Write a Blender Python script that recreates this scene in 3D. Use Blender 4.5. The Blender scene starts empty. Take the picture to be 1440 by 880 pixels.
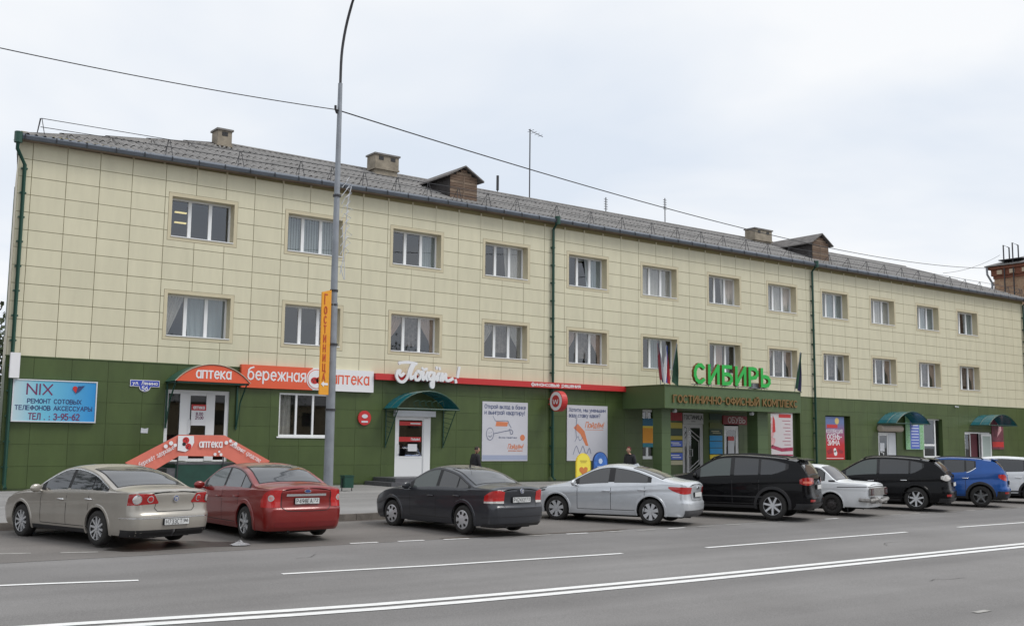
import bpy, bmesh, math, random
from mathutils import Vector, Matrix
from math import radians, sin, cos, pi
R0 = random.Random(7)
sc = bpy.context.scene
COL = sc.collection

# ---------------------------------------------------------------- camera
cam = bpy.data.cameras.new('camera')
camo = bpy.data.objects.new('camera', cam)
COL.objects.link(camo)
rt = Vector((0.80078517, -0.59886051, 0.01045008)).normalized()
up = Vector((-0.07992367, -0.08954867, 0.99277049)).normalized()
fw = Vector((0.59359525, 0.79583109, 0.11957238)).normalized()
M = Matrix((rt, up, -fw)).transposed().to_4x4()
M.translation = Vector((0, -39.109, 1.94))
camo.matrix_world = M
cam.sensor_fit = 'HORIZONTAL'
cam.sensor_width = 36
cam.lens = 36 * 1501.9 / 1440
cam.clip_start = .1
cam.clip_end = 5000
sc.camera = camo
# ---------------------------------------------------------------- light
sc.view_settings.view_transform = 'Standard'
sc.view_settings.look = 'None'
sc.view_settings.gamma = 1
sc.view_settings.exposure = 0
SUN_EL, SUN_AZ = 52, 140      # elevation, compass direction (from +Y clockwise) of the hidden sun
w = bpy.data.worlds.new('World')
sc.world = w
w.use_nodes = True
nt = w.node_tree
N = nt.nodes
L = nt.links
bg = N['Background']
bg.inputs[1].default_value = 0.1
sky = N.new('ShaderNodeTexSky')
sky.sky_type = 'NISHITA'
sky.sun_disc = False
sky.sun_elevation = radians(SUN_EL)
sky.sun_rotation = radians(SUN_AZ)
tc = N.new('ShaderNodeTexCoord')
sep = N.new('ShaderNodeSeparateXYZ')
L.new(tc.outputs['Generated'], sep.inputs[0])
def wm(op, a, b=None, c=None):
    n = N.new('ShaderNodeMath')
    n.operation = op
    for i, x in enumerate((a, b, c)):
        if x is None: continue
        if isinstance(x, (int, float)): n.inputs[i].default_value = x
        else: L.new(x, n.inputs[i])
    return n.outputs[0]
zz = wm('ADD', wm('MAXIMUM', sep.outputs[2], 0.0), 0.12)
comb = N.new('ShaderNodeCombineXYZ')
L.new(wm('DIVIDE', sep.outputs[0], zz), comb.inputs[0])
L.new(wm('DIVIDE', sep.outputs[1], zz), comb.inputs[1])
n1 = N.new('ShaderNodeTexNoise')
n1.inputs['Scale'].default_value = .7
n1.inputs['Detail'].default_value = 5
n1.inputs['Roughness'].default_value = .5
n1.inputs['Distortion'].default_value = .3
L.new(comb.outputs[0], n1.inputs['Vector'])
cr = N.new('ShaderNodeValToRGB')
cr.color_ramp.elements[0].position = .34
cr.color_ramp.elements[0].color = (7.7, 8.4, 9.4, 1)
cr.color_ramp.elements[1].position = .56
cr.color_ramp.elements[1].color = (9.95, 10.1, 10.3, 1)
L.new(n1.outputs['Fac'], cr.inputs[0])
mx = N.new('ShaderNodeMix')
mx.data_type = 'RGBA'
mx.inputs[0].default_value = .94
L.new(sky.outputs[0], mx.inputs[6])
L.new(cr.outputs[0], mx.inputs[7])
L.new(mx.outputs[2], bg.inputs[0])
sl = bpy.data.lights.new('sun', 'SUN')
sl.energy = 1.7
sl.angle = radians(22)
sl.color = (1, .97, .92)
so = bpy.data.objects.new('sun', sl)
COL.objects.link(so)
az, el = radians(SUN_AZ), radians(SUN_EL)
so.rotation_euler = Vector((sin(az) * cos(el), cos(az) * cos(el), sin(el))).to_track_quat('Z', 'Y').to_euler()

# ---------------------------------------------------------------- helpers
MATS = {}
def mat(name, col, rough=.6, metal=0, var=0, scale=3, bump=0, bscale=40, spec=.5, coat=0, rnd=0, col2=None, det=4, stretch=None, emit=0, alpha=1):
    """principled material with object-space noise variation; rnd: variation per object"""
    if name in MATS: return MATS[name]
    m = bpy.data.materials.new(name)
    m.use_nodes = True
    t = m.node_tree
    b = t.nodes['Principled BSDF']
    b.inputs['Roughness'].default_value = rough
    b.inputs['Metallic'].default_value = metal
    b.inputs['Specular IOR Level'].default_value = spec
    b.inputs['Coat Weight'].default_value = coat
    b.inputs['Coat Roughness'].default_value = .04
    b.inputs['Base Color'].default_value = (*col, 1)
    m.diffuse_color = (*col, 1)
    src = None
    if var or col2:
        g = t.nodes.new('ShaderNodeNewGeometry')
        vec = g.outputs['Position']
        if stretch:
            mp = t.nodes.new('ShaderNodeMapping')
            mp.inputs['Scale'].default_value = stretch
            t.links.new(vec, mp.inputs[0])
            vec = mp.outputs[0]
        n = t.nodes.new('ShaderNodeTexNoise')
        n.inputs['Scale'].default_value = scale
        n.inputs['Detail'].default_value = det
        n.inputs['Roughness'].default_value = .6
        t.links.new(vec, n.inputs['Vector'])
        r = t.nodes.new('ShaderNodeValToRGB')
        r.color_ramp.elements[0].position = .3
        r.color_ramp.elements[1].position = .7
        c2 = col2 if col2 else tuple(min(1, c * (1 + var)) for c in col)
        c1 = col if col2 else tuple(c * (1 - var) for c in col)
        r.color_ramp.elements[0].color = (*c1, 1)
        r.color_ramp.elements[1].color = (*c2, 1)
        t.links.new(n.outputs['Fac'], r.inputs[0])
        src = r.outputs[0]
    if rnd:
        oi = t.nodes.new('ShaderNodeObjectInfo')
        mr = t.nodes.new('ShaderNodeMapRange')
        mr.inputs[3].default_value = 1 - rnd
        mr.inputs[4].default_value = 1 + rnd
        t.links.new(oi.outputs['Random'], mr.inputs[0])
        h = t.nodes.new('ShaderNodeHueSaturation')
        t.links.new(mr.outputs[0], h.inputs['Value'])
        if src: t.links.new(src, h.inputs['Color'])
        else: h.inputs['Color'].default_value = (*col, 1)
        src = h.outputs[0]
    if src: t.links.new(src, b.inputs['Base Color'])
    if bump:
        g = t.nodes.new('ShaderNodeNewGeometry')
        n = t.nodes.new('ShaderNodeTexNoise')
        n.inputs['Scale'].default_value = bscale
        n.inputs['Detail'].default_value = 3
        t.links.new(g.outputs['Position'], n.inputs['Vector'])
        bp = t.nodes.new('ShaderNodeBump')
        bp.inputs['Strength'].default_value = bump
        bp.inputs['Distance'].default_value = .02
        t.links.new(n.outputs['Fac'], bp.inputs['Height'])
        t.links.new(bp.outputs[0], b.inputs['Normal'])
    MATS[name] = m
    return m

class MB:
    def __init__(s): s.v = []; s.f = []; s.m = []; s.cur = 0
    def vert(s, p): s.v.append(tuple(p)); return len(s.v) - 1
    def face(s, idx): s.f.append(tuple(idx)); s.m.append(s.cur)
    def poly(s, pts): s.face([s.vert(p) for p in pts])
    def box(s, x0, x1, y0, y1, z0, z1, T=None):
        p = [(x0, y0, z0), (x1, y0, z0), (x1, y1, z0), (x0, y1, z0), (x0, y0, z1), (x1, y0, z1), (x1, y1, z1), (x0, y1, z1)]
        if T: p = [T(q) for q in p]
        i = [s.vert(q) for q in p]
        for a in ((0, 3, 2, 1), (4, 5, 6, 7), (0, 1, 5, 4), (1, 2, 6, 5), (2, 3, 7, 6), (3, 0, 4, 7)): s.face([i[k] for k in a])
        return s
    def tube(s, pts, r, n=6, caps=True, r2=None):
        pts = [Vector(p) for p in pts]
        rings = []
        m = len(pts)
        for k, p in enumerate(pts):
            d = (pts[min(k + 1, m - 1)] - pts[max(k - 1, 0)]).normalized()
            a = Vector((0, 0, 1)) if abs(d.z) < .9 else Vector((1, 0, 0))
            u = d.cross(a).normalized(); v = d.cross(u)
            rr = r if r2 is None else r + (r2 - r) * k / (m - 1)
            rings.append([s.vert(p + u * rr * cos(2 * pi * j / n) + v * rr * sin(2 * pi * j / n)) for j in range(n)])
        for a, b in zip(rings, rings[1:]):
            for j in range(n): s.face((a[j], b[j], b[(j + 1) % n], a[(j + 1) % n]))
        if caps:
            s.face(rings[0]); s.face(rings[-1][::-1])
        return s
    def prism(s, poly, d, T=None):
        """poly: list of 3d points (planar, ccw seen from tip of -d); extruded by vector d"""
        d = Vector(d)
        a = [Vector(p) for p in poly]; b = [p + d for p in a]
        if T: a = [T(p) for p in a]; b = [T(p) for p in b]
        ia = [s.vert(p) for p in a]; ib = [s.vert(p) for p in b]
        s.face(ia[::-1]); s.face(ib)
        n = len(ia)
        for j in range(n): s.face((ia[j], ia[(j + 1) % n], ib[(j + 1) % n], ib[j]))
        return s
    def grid(s, P, closed_u=False):
        """P: rows of points"""
        idx = [[s.vert(p) for p in row] for row in P]
        for a, b in zip(idx, idx[1:]):
            n = len(a)
            for j in range(n if closed_u else n - 1): s.face((a[j], a[(j + 1) % n], b[(j + 1) % n], b[j]))
        return idx
    def mesh(s, name, mats, smooth=False, fixn=False, angle=None):
        me = bpy.data.meshes.new(name)
        me.from_pydata(s.v, [], s.f)
        if not isinstance(mats, (list, tuple)): mats = [mats]
        for m in mats: me.materials.append(m)
        me.polygons.foreach_set('material_index', s.m)
        if fixn:
            b = bmesh.new(); b.from_mesh(me)
            bmesh.ops.remove_doubles(b, verts=b.verts, dist=1e-5)
            bmesh.ops.recalc_face_normals(b, faces=b.faces)
            b.to_mesh(me); b.free()
        if smooth:
            me.polygons.foreach_set('use_smooth', [True] * len(me.polygons))
            if angle: me.set_sharp_from_angle(angle=radians(angle))
        me.update()
        return me
    def build(s, name, mats, parent=None, smooth=False, loc=(0, 0, 0), fixn=False, angle=None, **k):
        return put(name, s.mesh(name, mats, smooth, fixn, angle), parent, loc, **k)

def put(name, data, parent=None, loc=(0, 0, 0), rz=0, label=None, cat=None, group=None, kind=None):
    o = bpy.data.objects.new(name, data)
    COL.objects.link(o)
    o.location = loc
    o.rotation_euler = (0, 0, rz)
    if parent: o.parent = parent
    for k, v in (('label', label), ('category', cat), ('group', group), ('kind', kind)):
        if v: o[k] = v
    return o
def thing(name, label, cat, loc=(0, 0, 0), rz=0, group=None):
    return put(name, None, None, loc, rz, label, cat, group)
def B(name, m, parent, *b, **k):
    q = MB(); q.box(*b); return q.build(name, m, parent, **k)

# ---------------------------------------------------------------- stroke lettering
def arc(cx, cy, rx, ry, a0, a1, n=6):
    return [(cx + rx * cos(radians(a0 + (a1 - a0) * i / n)), cy + ry * sin(radians(a0 + (a1 - a0) * i / n))) for i in range(n + 1)]
O_ = arc(.3, .5, .3, .5, 90, 450, 12)
G = {
 'А': (.6, [[(0, 0), (.3, 1), (.6, 0)], [(.12, .33), (.48, .33)]]),
 'Б': (.52, [[(.48, 1), (0, 1), (0, 0), (.25, 0)] + arc(.25, .28, .27, .28, -90, 90, 5) + [(0, .56)]]),
 'В': (.52, [[(0, 0), (0, 1), (.22, 1)] + arc(.22, .76, .24, .24, 90, -90, 5) + [(0, .52)], [(.22, .52)] + arc(.24, .26, .28, .26, 90, -90, 5) + [(0, 0)]]),
 'Г': (.45, [[(0, 0), (0, 1), (.45, 1)]]),
 'Д': (.66, [[(0, -.18), (0, 0), (.66, 0), (.66, -.18)], [(.1, 0), (.18, .5), (.2, 1), (.54, 1), (.54, 0)]]),
 'Е': (.46, [[(.46, 0), (0, 0), (0, 1), (.46, 1)], [(0, .52), (.4, .52)]]),
 'Ж': (.8, [[(.4, 0), (.4, 1)], [(0, 1), (.3, .5), (0, 0)], [(.8, 1), (.5, .5), (.8, 0)], [(.3, .5), (.5, .5)]]),
 'З': (.48, [arc(.2, .76, .24, .24, 150, -90, 7) , arc(.2, .26, .28, .26, 90, -150, 7)]),
 'И': (.55, [[(0, 1), (0, 0), (.55, 1), (.55, 0)]]),
 'Й': (.55, [[(0, 1), (0, 0), (.55, 1), (.55, 0)], [(.14, 1.22), (.28, 1.12), (.42, 1.22)]]),
 'К': (.52, [[(0, 0), (0, 1)], [(.5, 1), (.08, .5), (.52, 0)], [(0, .5), (.08, .5)]]),
 'Л': (.56, [[(0, 0), (.1, .08), (.16, .5), (.18, 1), (.56, 1), (.56, 0)]]),
 'М': (.7, [[(0, 0), (0, 1), (.35, .3), (.7, 1), (.7, 0)]]),
 'Н': (.54, [[(0, 0), (0, 1)], [(.54, 0), (.54, 1)], [(0, .5), (.54, .5)]]),
 'О': (.6, [O_]),
 'П': (.54, [[(0, 0), (0, 1), (.54, 1), (.54, 0)]]),
 'Р': (.5, [[(0, 0), (0, 1), (.24, 1)] + arc(.24, .72, .26, .28, 90, -90, 5) + [(0, .44)]]),
 'С': (.55, [arc(.3, .5, .3, .5, 45, 315, 9)]),
 'Т': (.54, [[(0, 1), (.54, 1)], [(.27, 1), (.27, 0)]]),
 'У': (.54, [[(0, 1), (.29, .36)], [(.54, 1), (.2, .05), (.02, 0)]]),
 'Ф': (.7, [arc(.35, .52, .35, .3, 90, 450, 12), [(.35, 0), (.35, 1.05)]]),
 'Х': (.55, [[(0, 0), (.55, 1)], [(0, 1), (.55, 0)]]),
 'Ц': (.62, [[(0, 1), (0, 0), (.62, 0), (.62, -.2)], [(.52, 0), (.52, 1)]]),
 'Ч': (.5, [[(0, 1), (0, .6), (.12, .45), (.5, .45)], [(.5, 1), (.5, 0)]]),
 'Ш': (.76, [[(0, 1), (0, 0), (.76, 0), (.76, 1)], [(.38, 0), (.38, 1)]]),
 'Ы': (.7, [[(0, 1), (0, 0), (.22, 0)] + arc(.22, .27, .24, .27, -90, 90, 5) + [(0, .54)], [(.7, 0), (.7, 1)]]),
 'Ь': (.5, [[(0, 1), (0, 0), (.24, 0)] + arc(.24, .28, .26, .28, -90, 90, 5) + [(0, .56)]]),
 'Э': (.55, [arc(.25, .5, .3, .5, 135, -135, 9), [(.2, .5), (.55, .5)]]),
 'Ю': (.78, [[(0, 0), (0, 1)], [(0, .5), (.22, .5)], arc(.5, .5, .28, .5, 90, 450, 12)]),
 'Я': (.5, [[(.5, 0), (.5, 1), (.26, 1)] + arc(.26, .72, .26, .28, 90, 270, 5) + [(.5, .44)], [(.26, .44), (0, 0)]]),
 'N': (.58, [[(0, 0), (0, 1), (.58, 0), (.58, 1)]]), 'I': (.02, [[(.01, 0), (.01, 1)]]),
 'V': (.56, [[(0, 1), (.28, 0), (.56, 1)]]), 'W': (.8, [[(0, 1), (.2, 0), (.4, .9), (.6, 0), (.8, 1)]]),
 '0': (.5, [arc(.25, .5, .25, .5, 90, 450, 12)]), '1': (.3, [[(0, .75), (.25, 1), (.25, 0)]]),
 '2': (.5, [arc(.25, .74, .25, .26, 160, -30, 6) + [(0, 0), (.5, 0)]]),
 '3': (.48, [arc(.22, .76, .24, .24, 150, -90, 7), arc(.22, .26, .26, .26, 90, -150, 7)]),
 '4': (.52, [[(.4, 0), (.4, 1), (0, .3), (.52, .3)]]), '5': (.5, [[(.46, 1), (.05, 1), (.02, .55), (.2, .62)] + arc(.22, .31, .27, .31, 80, -150, 6)]),
 '6': (.5, [arc(.25, .3, .25, .3, 90, 450, 10), [(.01, .35), (.1, .75), (.4, 1)]]),
 '7': (.5, [[(0, 1), (.5, 1), (.15, 0)]]), '8': (.5, [arc(.25, .26, .25, .26, 90, 450, 10), arc(.25, .76, .21, .24, 90, 450, 10)]),
 '9': (.5, [arc(.25, .7, .25, .3, -90, 270, 10), [(.49, .65), (.4, .25), (.1, 0)]]),
 '-': (.35, [[(.03, .45), (.32, .45)]]), '.': (.12, [[(.03, 0), (.09, 0)]]), ',': (.12, [[(.09, .05), (.02, -.15)]]),
 ':': (.12, [[(.03, 0), (.09, 0)], [(.03, .5), (.09, .5)]]), '!': (.12, [[(.06, 1), (.06, .3)], [(.04, 0), (.08, 0)]]),
 '?': (.45, [arc(.22, .75, .22, .25, 160, -60, 6) + [(.22, .42), (.22, .28)], [(.2, 0), (.24, 0)]]), '/': (.4, [[(0, 0), (.4, 1)]]), ' ': (.3, []),
 'а': (.46, [arc(.23, .35, .23, .35, 60, 300, 8), [(.46, .7), (.46, 0)]]),
 'б': (.5, [arc(.25, .33, .25, .33, 90, 450, 10), [(.01, .35), (.06, .8), (.2, .95), (.48, 1.05)]]),
 'е': (.48, [[(.02, .37), (.47, .37)] + arc(.25, .35, .23, .35, 0, 310, 9)]),
 'р': (.5, [[(0, .7), (0, -.3)], arc(.25, .35, .25, .35, 90, 450, 10)]),
 'у': (.46, [[(0, .7), (.24, .02)], [(.46, .7), (.15, -.25), (0, -.3)]]),
 'ф': (.66, [arc(.33, .35, .33, .33, 90, 450, 12), [(.33, -.28), (.33, 1)]]),
 'о': (.5, [arc(.25, .35, .25, .35, 90, 450, 12)]), 'с': (.44, [arc(.25, .35, .25, .35, 50, 310, 8)]),
}
for u, l in zip('ВГДЖЗИЙКЛМНПТХЦЧШЫЬЭЮЯЁ', 'вгджзийклмнптхцчшыьэюяё'):
    if l == 'ё': G['ё'] = (.48, G['е'][1] + [[(.12, .88), (.16, .88)], [(.32, .88), (.36, .88)]]); continue
    gw, gs = G[u]
    G[l] = (gw * .82, [[(x * .82, y * .7 if y <= 1 else .7 + (y - 1)) for x, y in st] for st in gs])
G['Ё'] = G['Е']
for a, b in zip('АВЕКМНОРСТУХ', 'ABEKMHOPCTYX'): G[b] = G[a]

def twidth(s, h, sp=.2):
    return sum(G[c][0] + sp for c in s) * h - sp * h
def strokes(mb, lines, O, ux, uz, nn, h, th, ex=0, wx=1, slant=0, lift=.002):
    """lines: polylines in glyph units; thick strokes as flat or extruded pieces on the plane O, ux, uz; nn points to the viewer"""
    k = 0
    for st in lines:
        for (a, b), (c, d) in zip(st, st[1:]):
            p = Vector(((a + slant * b) * h * wx, b * h)); q = Vector(((c + slant * d) * h * wx, d * h))
            t = q - p
            if t.length < 1e-6: continue
            t.normalize()
            e = t * th * .42
            nrm = Vector((-t.y, t.x)) * th / 2
            k += 1
            off = lift + k * .0005
            P = [p - e - nrm, q + e - nrm, q + e + nrm, p - e + nrm]
            P3 = [O + ux * v.x + uz * v.y for v in P]
            if ex:
                mb.prism([v + nn * off for v in P3], nn * (ex))
            else:
                mb.poly([v + nn * off for v in P3])
def text(mb, s, O, ux, uz, nn, h, th, ex=0, wx=1, slant=0, sp=.2, width=None, center=False, lift=.002):
    O, ux, uz, nn = map(Vector, (O, ux, uz, nn))
    if width: wx = width / twidth(s, h, sp)
    x = -twidth(s, h, sp) * wx / 2 if center else 0
    for c in s:
        gw, st = G.get(c, G[' '])
        strokes(mb, st, O + ux * x, ux, uz, nn, h, th, ex, wx, slant, lift)
        x += (gw + sp) * h * wx
FX, FZ, FN = Vector((1, 0, 0)), Vector((0, 0, 1)), Vector((0, -1, 0))
def ftext(mb, s, x, z, y, h, th, **k): text(mb, s, (x, y, z), FX, FZ, FN, h, th, **k)
def disc(mb, c, r, d, n=20, ux=FX, uz=FZ, squash=1):
    c = Vector(c)
    mb.prism([c + ux * r * cos(2 * pi * j / n) + uz * r * squash * sin(2 * pi * j / n) for j in range(n)], d)
# ---------------------------------------------------------------- materials
cream = mat('cream_tile', (.625, .59, .435), .5, var=.055, scale=1.6, rnd=.03, stretch=(1.6, 1, .3), det=7)
cream2 = mat('cream_trim', (.57, .51, .355), .5, var=.04, scale=2)
joint = mat('joint', (.30, .26, .13), .8)
green = mat('green_tile', (.062, .094, .027), .42, var=.14, scale=1.3, rnd=.06, stretch=(1.2, 1, .4), det=7)
green2 = mat('green_trim', (.058, .092, .027), .5, var=.08, scale=2)
gjoint = mat('green_joint', (.042, .068, .02), .7)
pvc = mat('white_pvc', (.78, .79, .8), .35)
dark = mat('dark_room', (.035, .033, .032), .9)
slate = mat('roof_slate', (.225, .218, .212), .9, var=.25, scale=1.6, bump=.2, det=8)
tin = mat('tin', (.105, .12, .145), .45, metal=.3, var=.12, scale=2)
pipeg = mat('green_pipe', (.012, .06, .042), .4)
teal = mat('teal_plastic', (.005, .10, .13), .3, var=.15, scale=3)
steel = mat('dark_steel', (.06, .06, .065), .5, metal=.5)
red = mat('red_plastic', (.52, .03, .03), .4)
orange = mat('orange_plastic', (.72, .11, .045), .45, var=.04, scale=1)
white = mat('white_plastic', (.76, .76, .78), .45)
black = mat('black', (.015, .015, .017), .5)
brickm = mat('old_masonry', (.27, .235, .185), .9, var=.3, scale=3)
wood = mat('old_wood', (.15, .10, .07), .85, var=.3, scale=2, stretch=(1, 1, 8))
granite = mat('dark_granite', (.09, .09, .10), .45, var=.25, scale=8)
galv = mat('galvanised', (.27, .29, .32), .5, metal=.35, var=.14, scale=3)
linen = mat('curtain_cloth', (.50, .46, .43), .9, var=.08, scale=4)
pink = mat('pink_curtain', (.56, .40, .33), .9, var=.1, scale=4)
blind = mat('grey_blind', (.30, .33, .34), .8)

def glass_mat(name, tint, refl, grough=.02):
    m = bpy.data.materials.new(name); m.use_nodes = True
    t = m.node_tree; t.nodes.clear()
    o = t.nodes.new('ShaderNodeOutputMaterial'); x = t.nodes.new('ShaderNodeMixShader')
    a = t.nodes.new('ShaderNodeBsdfTransparent'); g = t.nodes.new('ShaderNodeBsdfGlossy')
    a.inputs[0].default_value = (*tint, 1)
    g.inputs['Roughness'].default_value = grough
    g.inputs['Color'].default_value = (.92, .95, 1, 1)
    f = t.nodes.new('ShaderNodeFresnel'); f.inputs[0].default_value = 1.5
    ad = t.nodes.new('ShaderNodeMath'); ad.operation = 'ADD'; ad.use_clamp = True; ad.inputs[1].default_value = refl
    bf = t.nodes.new('ShaderNodeNewGeometry'); inv = t.nodes.new('ShaderNodeMath'); inv.operation = 'SUBTRACT'; inv.inputs[0].default_value = 1
    mu = t.nodes.new('ShaderNodeMath'); mu.operation = 'MULTIPLY'
    t.links.new(bf.outputs['Backfacing'], inv.inputs[1]); t.links.new(ad.outputs[0], mu.inputs[0]); t.links.new(inv.outputs[0], mu.inputs[1])
    t.links.new(f.outputs[0], ad.inputs[0]); t.links.new(mu.outputs[0], x.inputs[0])
    t.links.new(a.outputs[0], x.inputs[1]); t.links.new(g.outputs[0], x.inputs[2]); t.links.new(x.outputs[0], o.inputs[0])
    return m
glass = glass_mat('window_glass', (.88, .9, .9), .09)

# ---------------------------------------------------------------- ground
def gz(y): return .017 * (y + 14)
def asphalt_mat(name, c1, c2, patch=.5):
    m = mat(name, c1, .85, col2=c2, scale=.25, det=9, bump=.25, bscale=60)
    t = m.node_tree; b = t.nodes['Principled BSDF']
    src = b.inputs['Base Color'].links[0].from_socket
    g = t.nodes.new('ShaderNodeNewGeometry')
    n = t.nodes.new('ShaderNodeTexNoise'); n.inputs['Scale'].default_value = 55; n.inputs['Detail'].default_value = 3; n.inputs['Roughness'].default_value = .8
    t.links.new(g.outputs['Position'], n.inputs['Vector'])
    r = t.nodes.new('ShaderNodeValToRGB'); r.color_ramp.elements[0].position = .3; r.color_ramp.elements[1].position = .75
    r.color_ramp.elements[0].color = (.62, .62, .62, 1); r.color_ramp.elements[1].color = (1.3, 1.3, 1.3, 1)
    t.links.new(n.outputs['Fac'], r.inputs[0])
    # long tyre-polished bands along the street
    mp = t.nodes.new('ShaderNodeMapping'); mp.inputs['Scale'].default_value = (.02, .75, 1)
    t.links.new(g.outputs['Position'], mp.inputs[0])
    n2 = t.nodes.new('ShaderNodeTexNoise'); n2.inputs['Scale'].default_value = 1; n2.inputs['Detail'].default_value = 4
    t.links.new(mp.outputs[0], n2.inputs['Vector'])
    r2 = t.nodes.new('ShaderNodeValToRGB'); r2.color_ramp.elements[0].position = .35; r2.color_ramp.elements[1].position = .65
    r2.color_ramp.elements[0].color = (.84, .84, .84, 1); r2.color_ramp.elements[1].color = (1.1, 1.1, 1.1, 1)
    t.links.new(n2.outputs['Fac'], r2.inputs[0])
    for s in (r.outputs[0], r2.outputs[0]):
        x = t.nodes.new('ShaderNodeMix'); x.data_type = 'RGBA'; x.blend_type = 'MULTIPLY'; x.inputs[0].default_value = 1
        t.links.new(src, x.inputs[6]); t.links.new(s, x.inputs[7]); src = x.outputs[2]
    t.links.new(src, b.inputs['Base Color'])
    return m
m_road = asphalt_mat('road_asphalt', (.185, .177, .172), (.245, .237, .232))
m_bay = asphalt_mat('bay_asphalt', (.15, .137, .127), (.21, .196, .184))
m_walk = asphalt_mat('walk_asphalt', (.24, .235, .23), (.31, .305, .30))
m_kerb = mat('kerb_stone', (.15, .135, .12), .9, var=.3, scale=4)
m_line = mat('line_paint', (.78, .78, .77), .6, var=.08, scale=6)
m_faint = mat('worn_paint', (.36, .35, .33), .8, var=.35, scale=5, det=8)
KX = [(-60, -14.1), (0, -14.25), (5.2, -14.45), (9, -15.0), (13.2, -15.35), (17, -14.6), (21, -14.1), (35, -13.9), (75, -13.9), (160, -13.9)]
def lerp_tab(T, x):
    if x <= T[0][0]: return T[0][1]
    for (a, b), (c, d) in zip(T, T[1:]):
        if x <= c: return b + (d - b) * (x - a) / (c - a)
    return T[-1][1]
ky = lambda x: lerp_tab(KX, x)
g = MB()
ys = [-900, -62, -14, 1000]
g.grid([[(x, y, gz(max(y, -62)) - .008 if y <= -14 else -.008) for x in (-900, 1200)] for y in ys])
g.build('ground', asphalt_mat('ground_earth', (.13, .125, .115), (.19, .185, .165)), kind='structure')
XS = [-60, -30, 0, 3, 5.2, 7, 9, 11, 13.2, 15, 17, 19, 21, 28, 35, 50, 75, 110, 160]
g = MB(); g.grid([[(x, y if y < -14 else ky(x) + .0, gz(y if y < -14 else ky(x))) for x in XS] for y in (-62, -20.6, -13)])
g.build('road', m_road, kind='structure')
g = MB()
g.grid([[(x, y if y < -14.99 else ky(x), gz(y if y < -14.99 else ky(x)) + .004) for x in XS] for y in (-20.0, -13)])
g.build('parking_strip', m_bay, kind='structure')
g = MB()
g.grid([[(x, ky(x) + .15, .128) for x in XS], [(x, -6, .13) for x in XS], [(x, .25, .13) for x in XS]])
g.build('pavement', m_walk, kind='structure')
# kerb stones, one metre each along the near stretch
kb = put('kerb', None, kind='structure')
x = -2.0
while x < 60:
    y0, y1 = ky(x), ky(x + 1)
    q = MB(); z0 = gz(y0) - .05; zt = .135 + R0.uniform(-.006, .006)
    a = [(x + .008, y0, z0), (x + .992, y1, z0), (x + .992, y1 + .15, z0), (x + .008, y0 + .15, z0)]
    q.prism(a, (0, 0, zt - z0)); q.build('kerb_stone', m_kerb, kb)
    x += 1
q = MB()
for a, b in ((-60, -2), (60, 160)):
    q.prism([(a, ky(a), -.05), (b, ky(b), -.05), (b, ky(b) + .15, -.05), (a, ky(a) + .15, -.05)], (0, 0, .18))
q.build('kerb_run', m_kerb, kb)
# painted markings
mk = put('road_markings', None, kind='structure')
def stripe(pts, wd, m, name):
    q = MB(); P = []
    for k, (x, y) in enumerate(pts):
        a = pts[max(k - 1, 0)]; b = pts[min(k + 1, len(pts) - 1)]
        d = Vector((b[0] - a[0], b[1] - a[1])).normalized(); n = Vector((-d.y, d.x)) * wd / 2
        P.append([(x + n.x, y + n.y, gz(y + n.y) + .008), (x - n.x, y - n.y, gz(y - n.y) + .008)])
    q.grid(P); return q.build(name, m, mk)
DY = [(2, -18.2), (4.4, -18.75), (5.45, -19.12), (7.5, -19.5), (10.4, -19.9), (12.1, -20.03), (14.1, -20.25), (17.8, -20.37), (22, -20.25), (30, -20.03), (60, -20)]
LY = [(-10, -20.5), (3.46, -22.48), (5.26, -22.9), (7.38, -23.26), (10, -23.5), (14.21, -23.67), (16.5, -23.72), (23.8, -23.56), (26.4, -23.36), (60, -23.3)]
def along(T, a, b, dy=0):
    n = max(1, int((b - a) / 1.2)); return [(a + (b - a) * i / n, lerp_tab(T, a + (b - a) * i / n) + dy) for i in range(n + 1)]
for k in range(-6, 26):
    x = 10.38 + 1.05 * k
    if 6.1 < x < 9.9: continue
    stripe(along(DY, x, x + .6), .10, m_line if k in (0, 1, 2, 5, 8, 14) else m_faint, 'bay_dash')
for a, b in ((-6.4, 5.26), (7.38, 14.21), (16.48, 23.76), (26.36, 33.6), (36.3, 43.5)): stripe(along(LY, a, b), .12, m_line, 'lane_dash')
CY = [(-12, -24.4), (0, -25.5), (3.28, -25.92), (6.71, -26.46), (9, -26.6), (12.78, -26.65), (23.5, -26.48), (60, -26.2)]
stripe(along(CY, -12, 60, .02), .19, m_line, 'centre_line')
stripe(along(CY, -12, 60, -.31), .19, m_line, 'centre_line')
stripe([(13.9, -31.0), (14.25, -31.0)], .1, m_faint, 'worn_mark')
m_mud = mat('gutter_mud', (.075, .06, .048), .85, var=.45, scale=3.5, det=8)
for a_ in range(-2, 60, 2):
    stripe([(a_ + .5 * k, ky(a_ + .5 * k) - .12) for k in range(5)], .2 + .08 * ((a_ * 7) % 3), m_mud, 'gutter_dirt')
m_crack = mat('crack_dark', (.055, .052, .05), .9, var=.2, scale=4)
rc_ = random.Random(12)
for cx_, cy_, ln, an in ((16.2, -28.9, 1.0, .2), (2.9, -24.9, .8, 2.2), (20.5, -25.2, 1.6, .15), (8.4, -21.6, .8, .3)):
    P_ = [(cx_, cy_)]
    for _k in range(14):
        an += rc_.uniform(-.45, .45); P_.append((P_[-1][0] + ln / 14 * cos(an), P_[-1][1] + ln / 14 * sin(an)))
    stripe(P_, .012, m_crack, 'crack')

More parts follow.
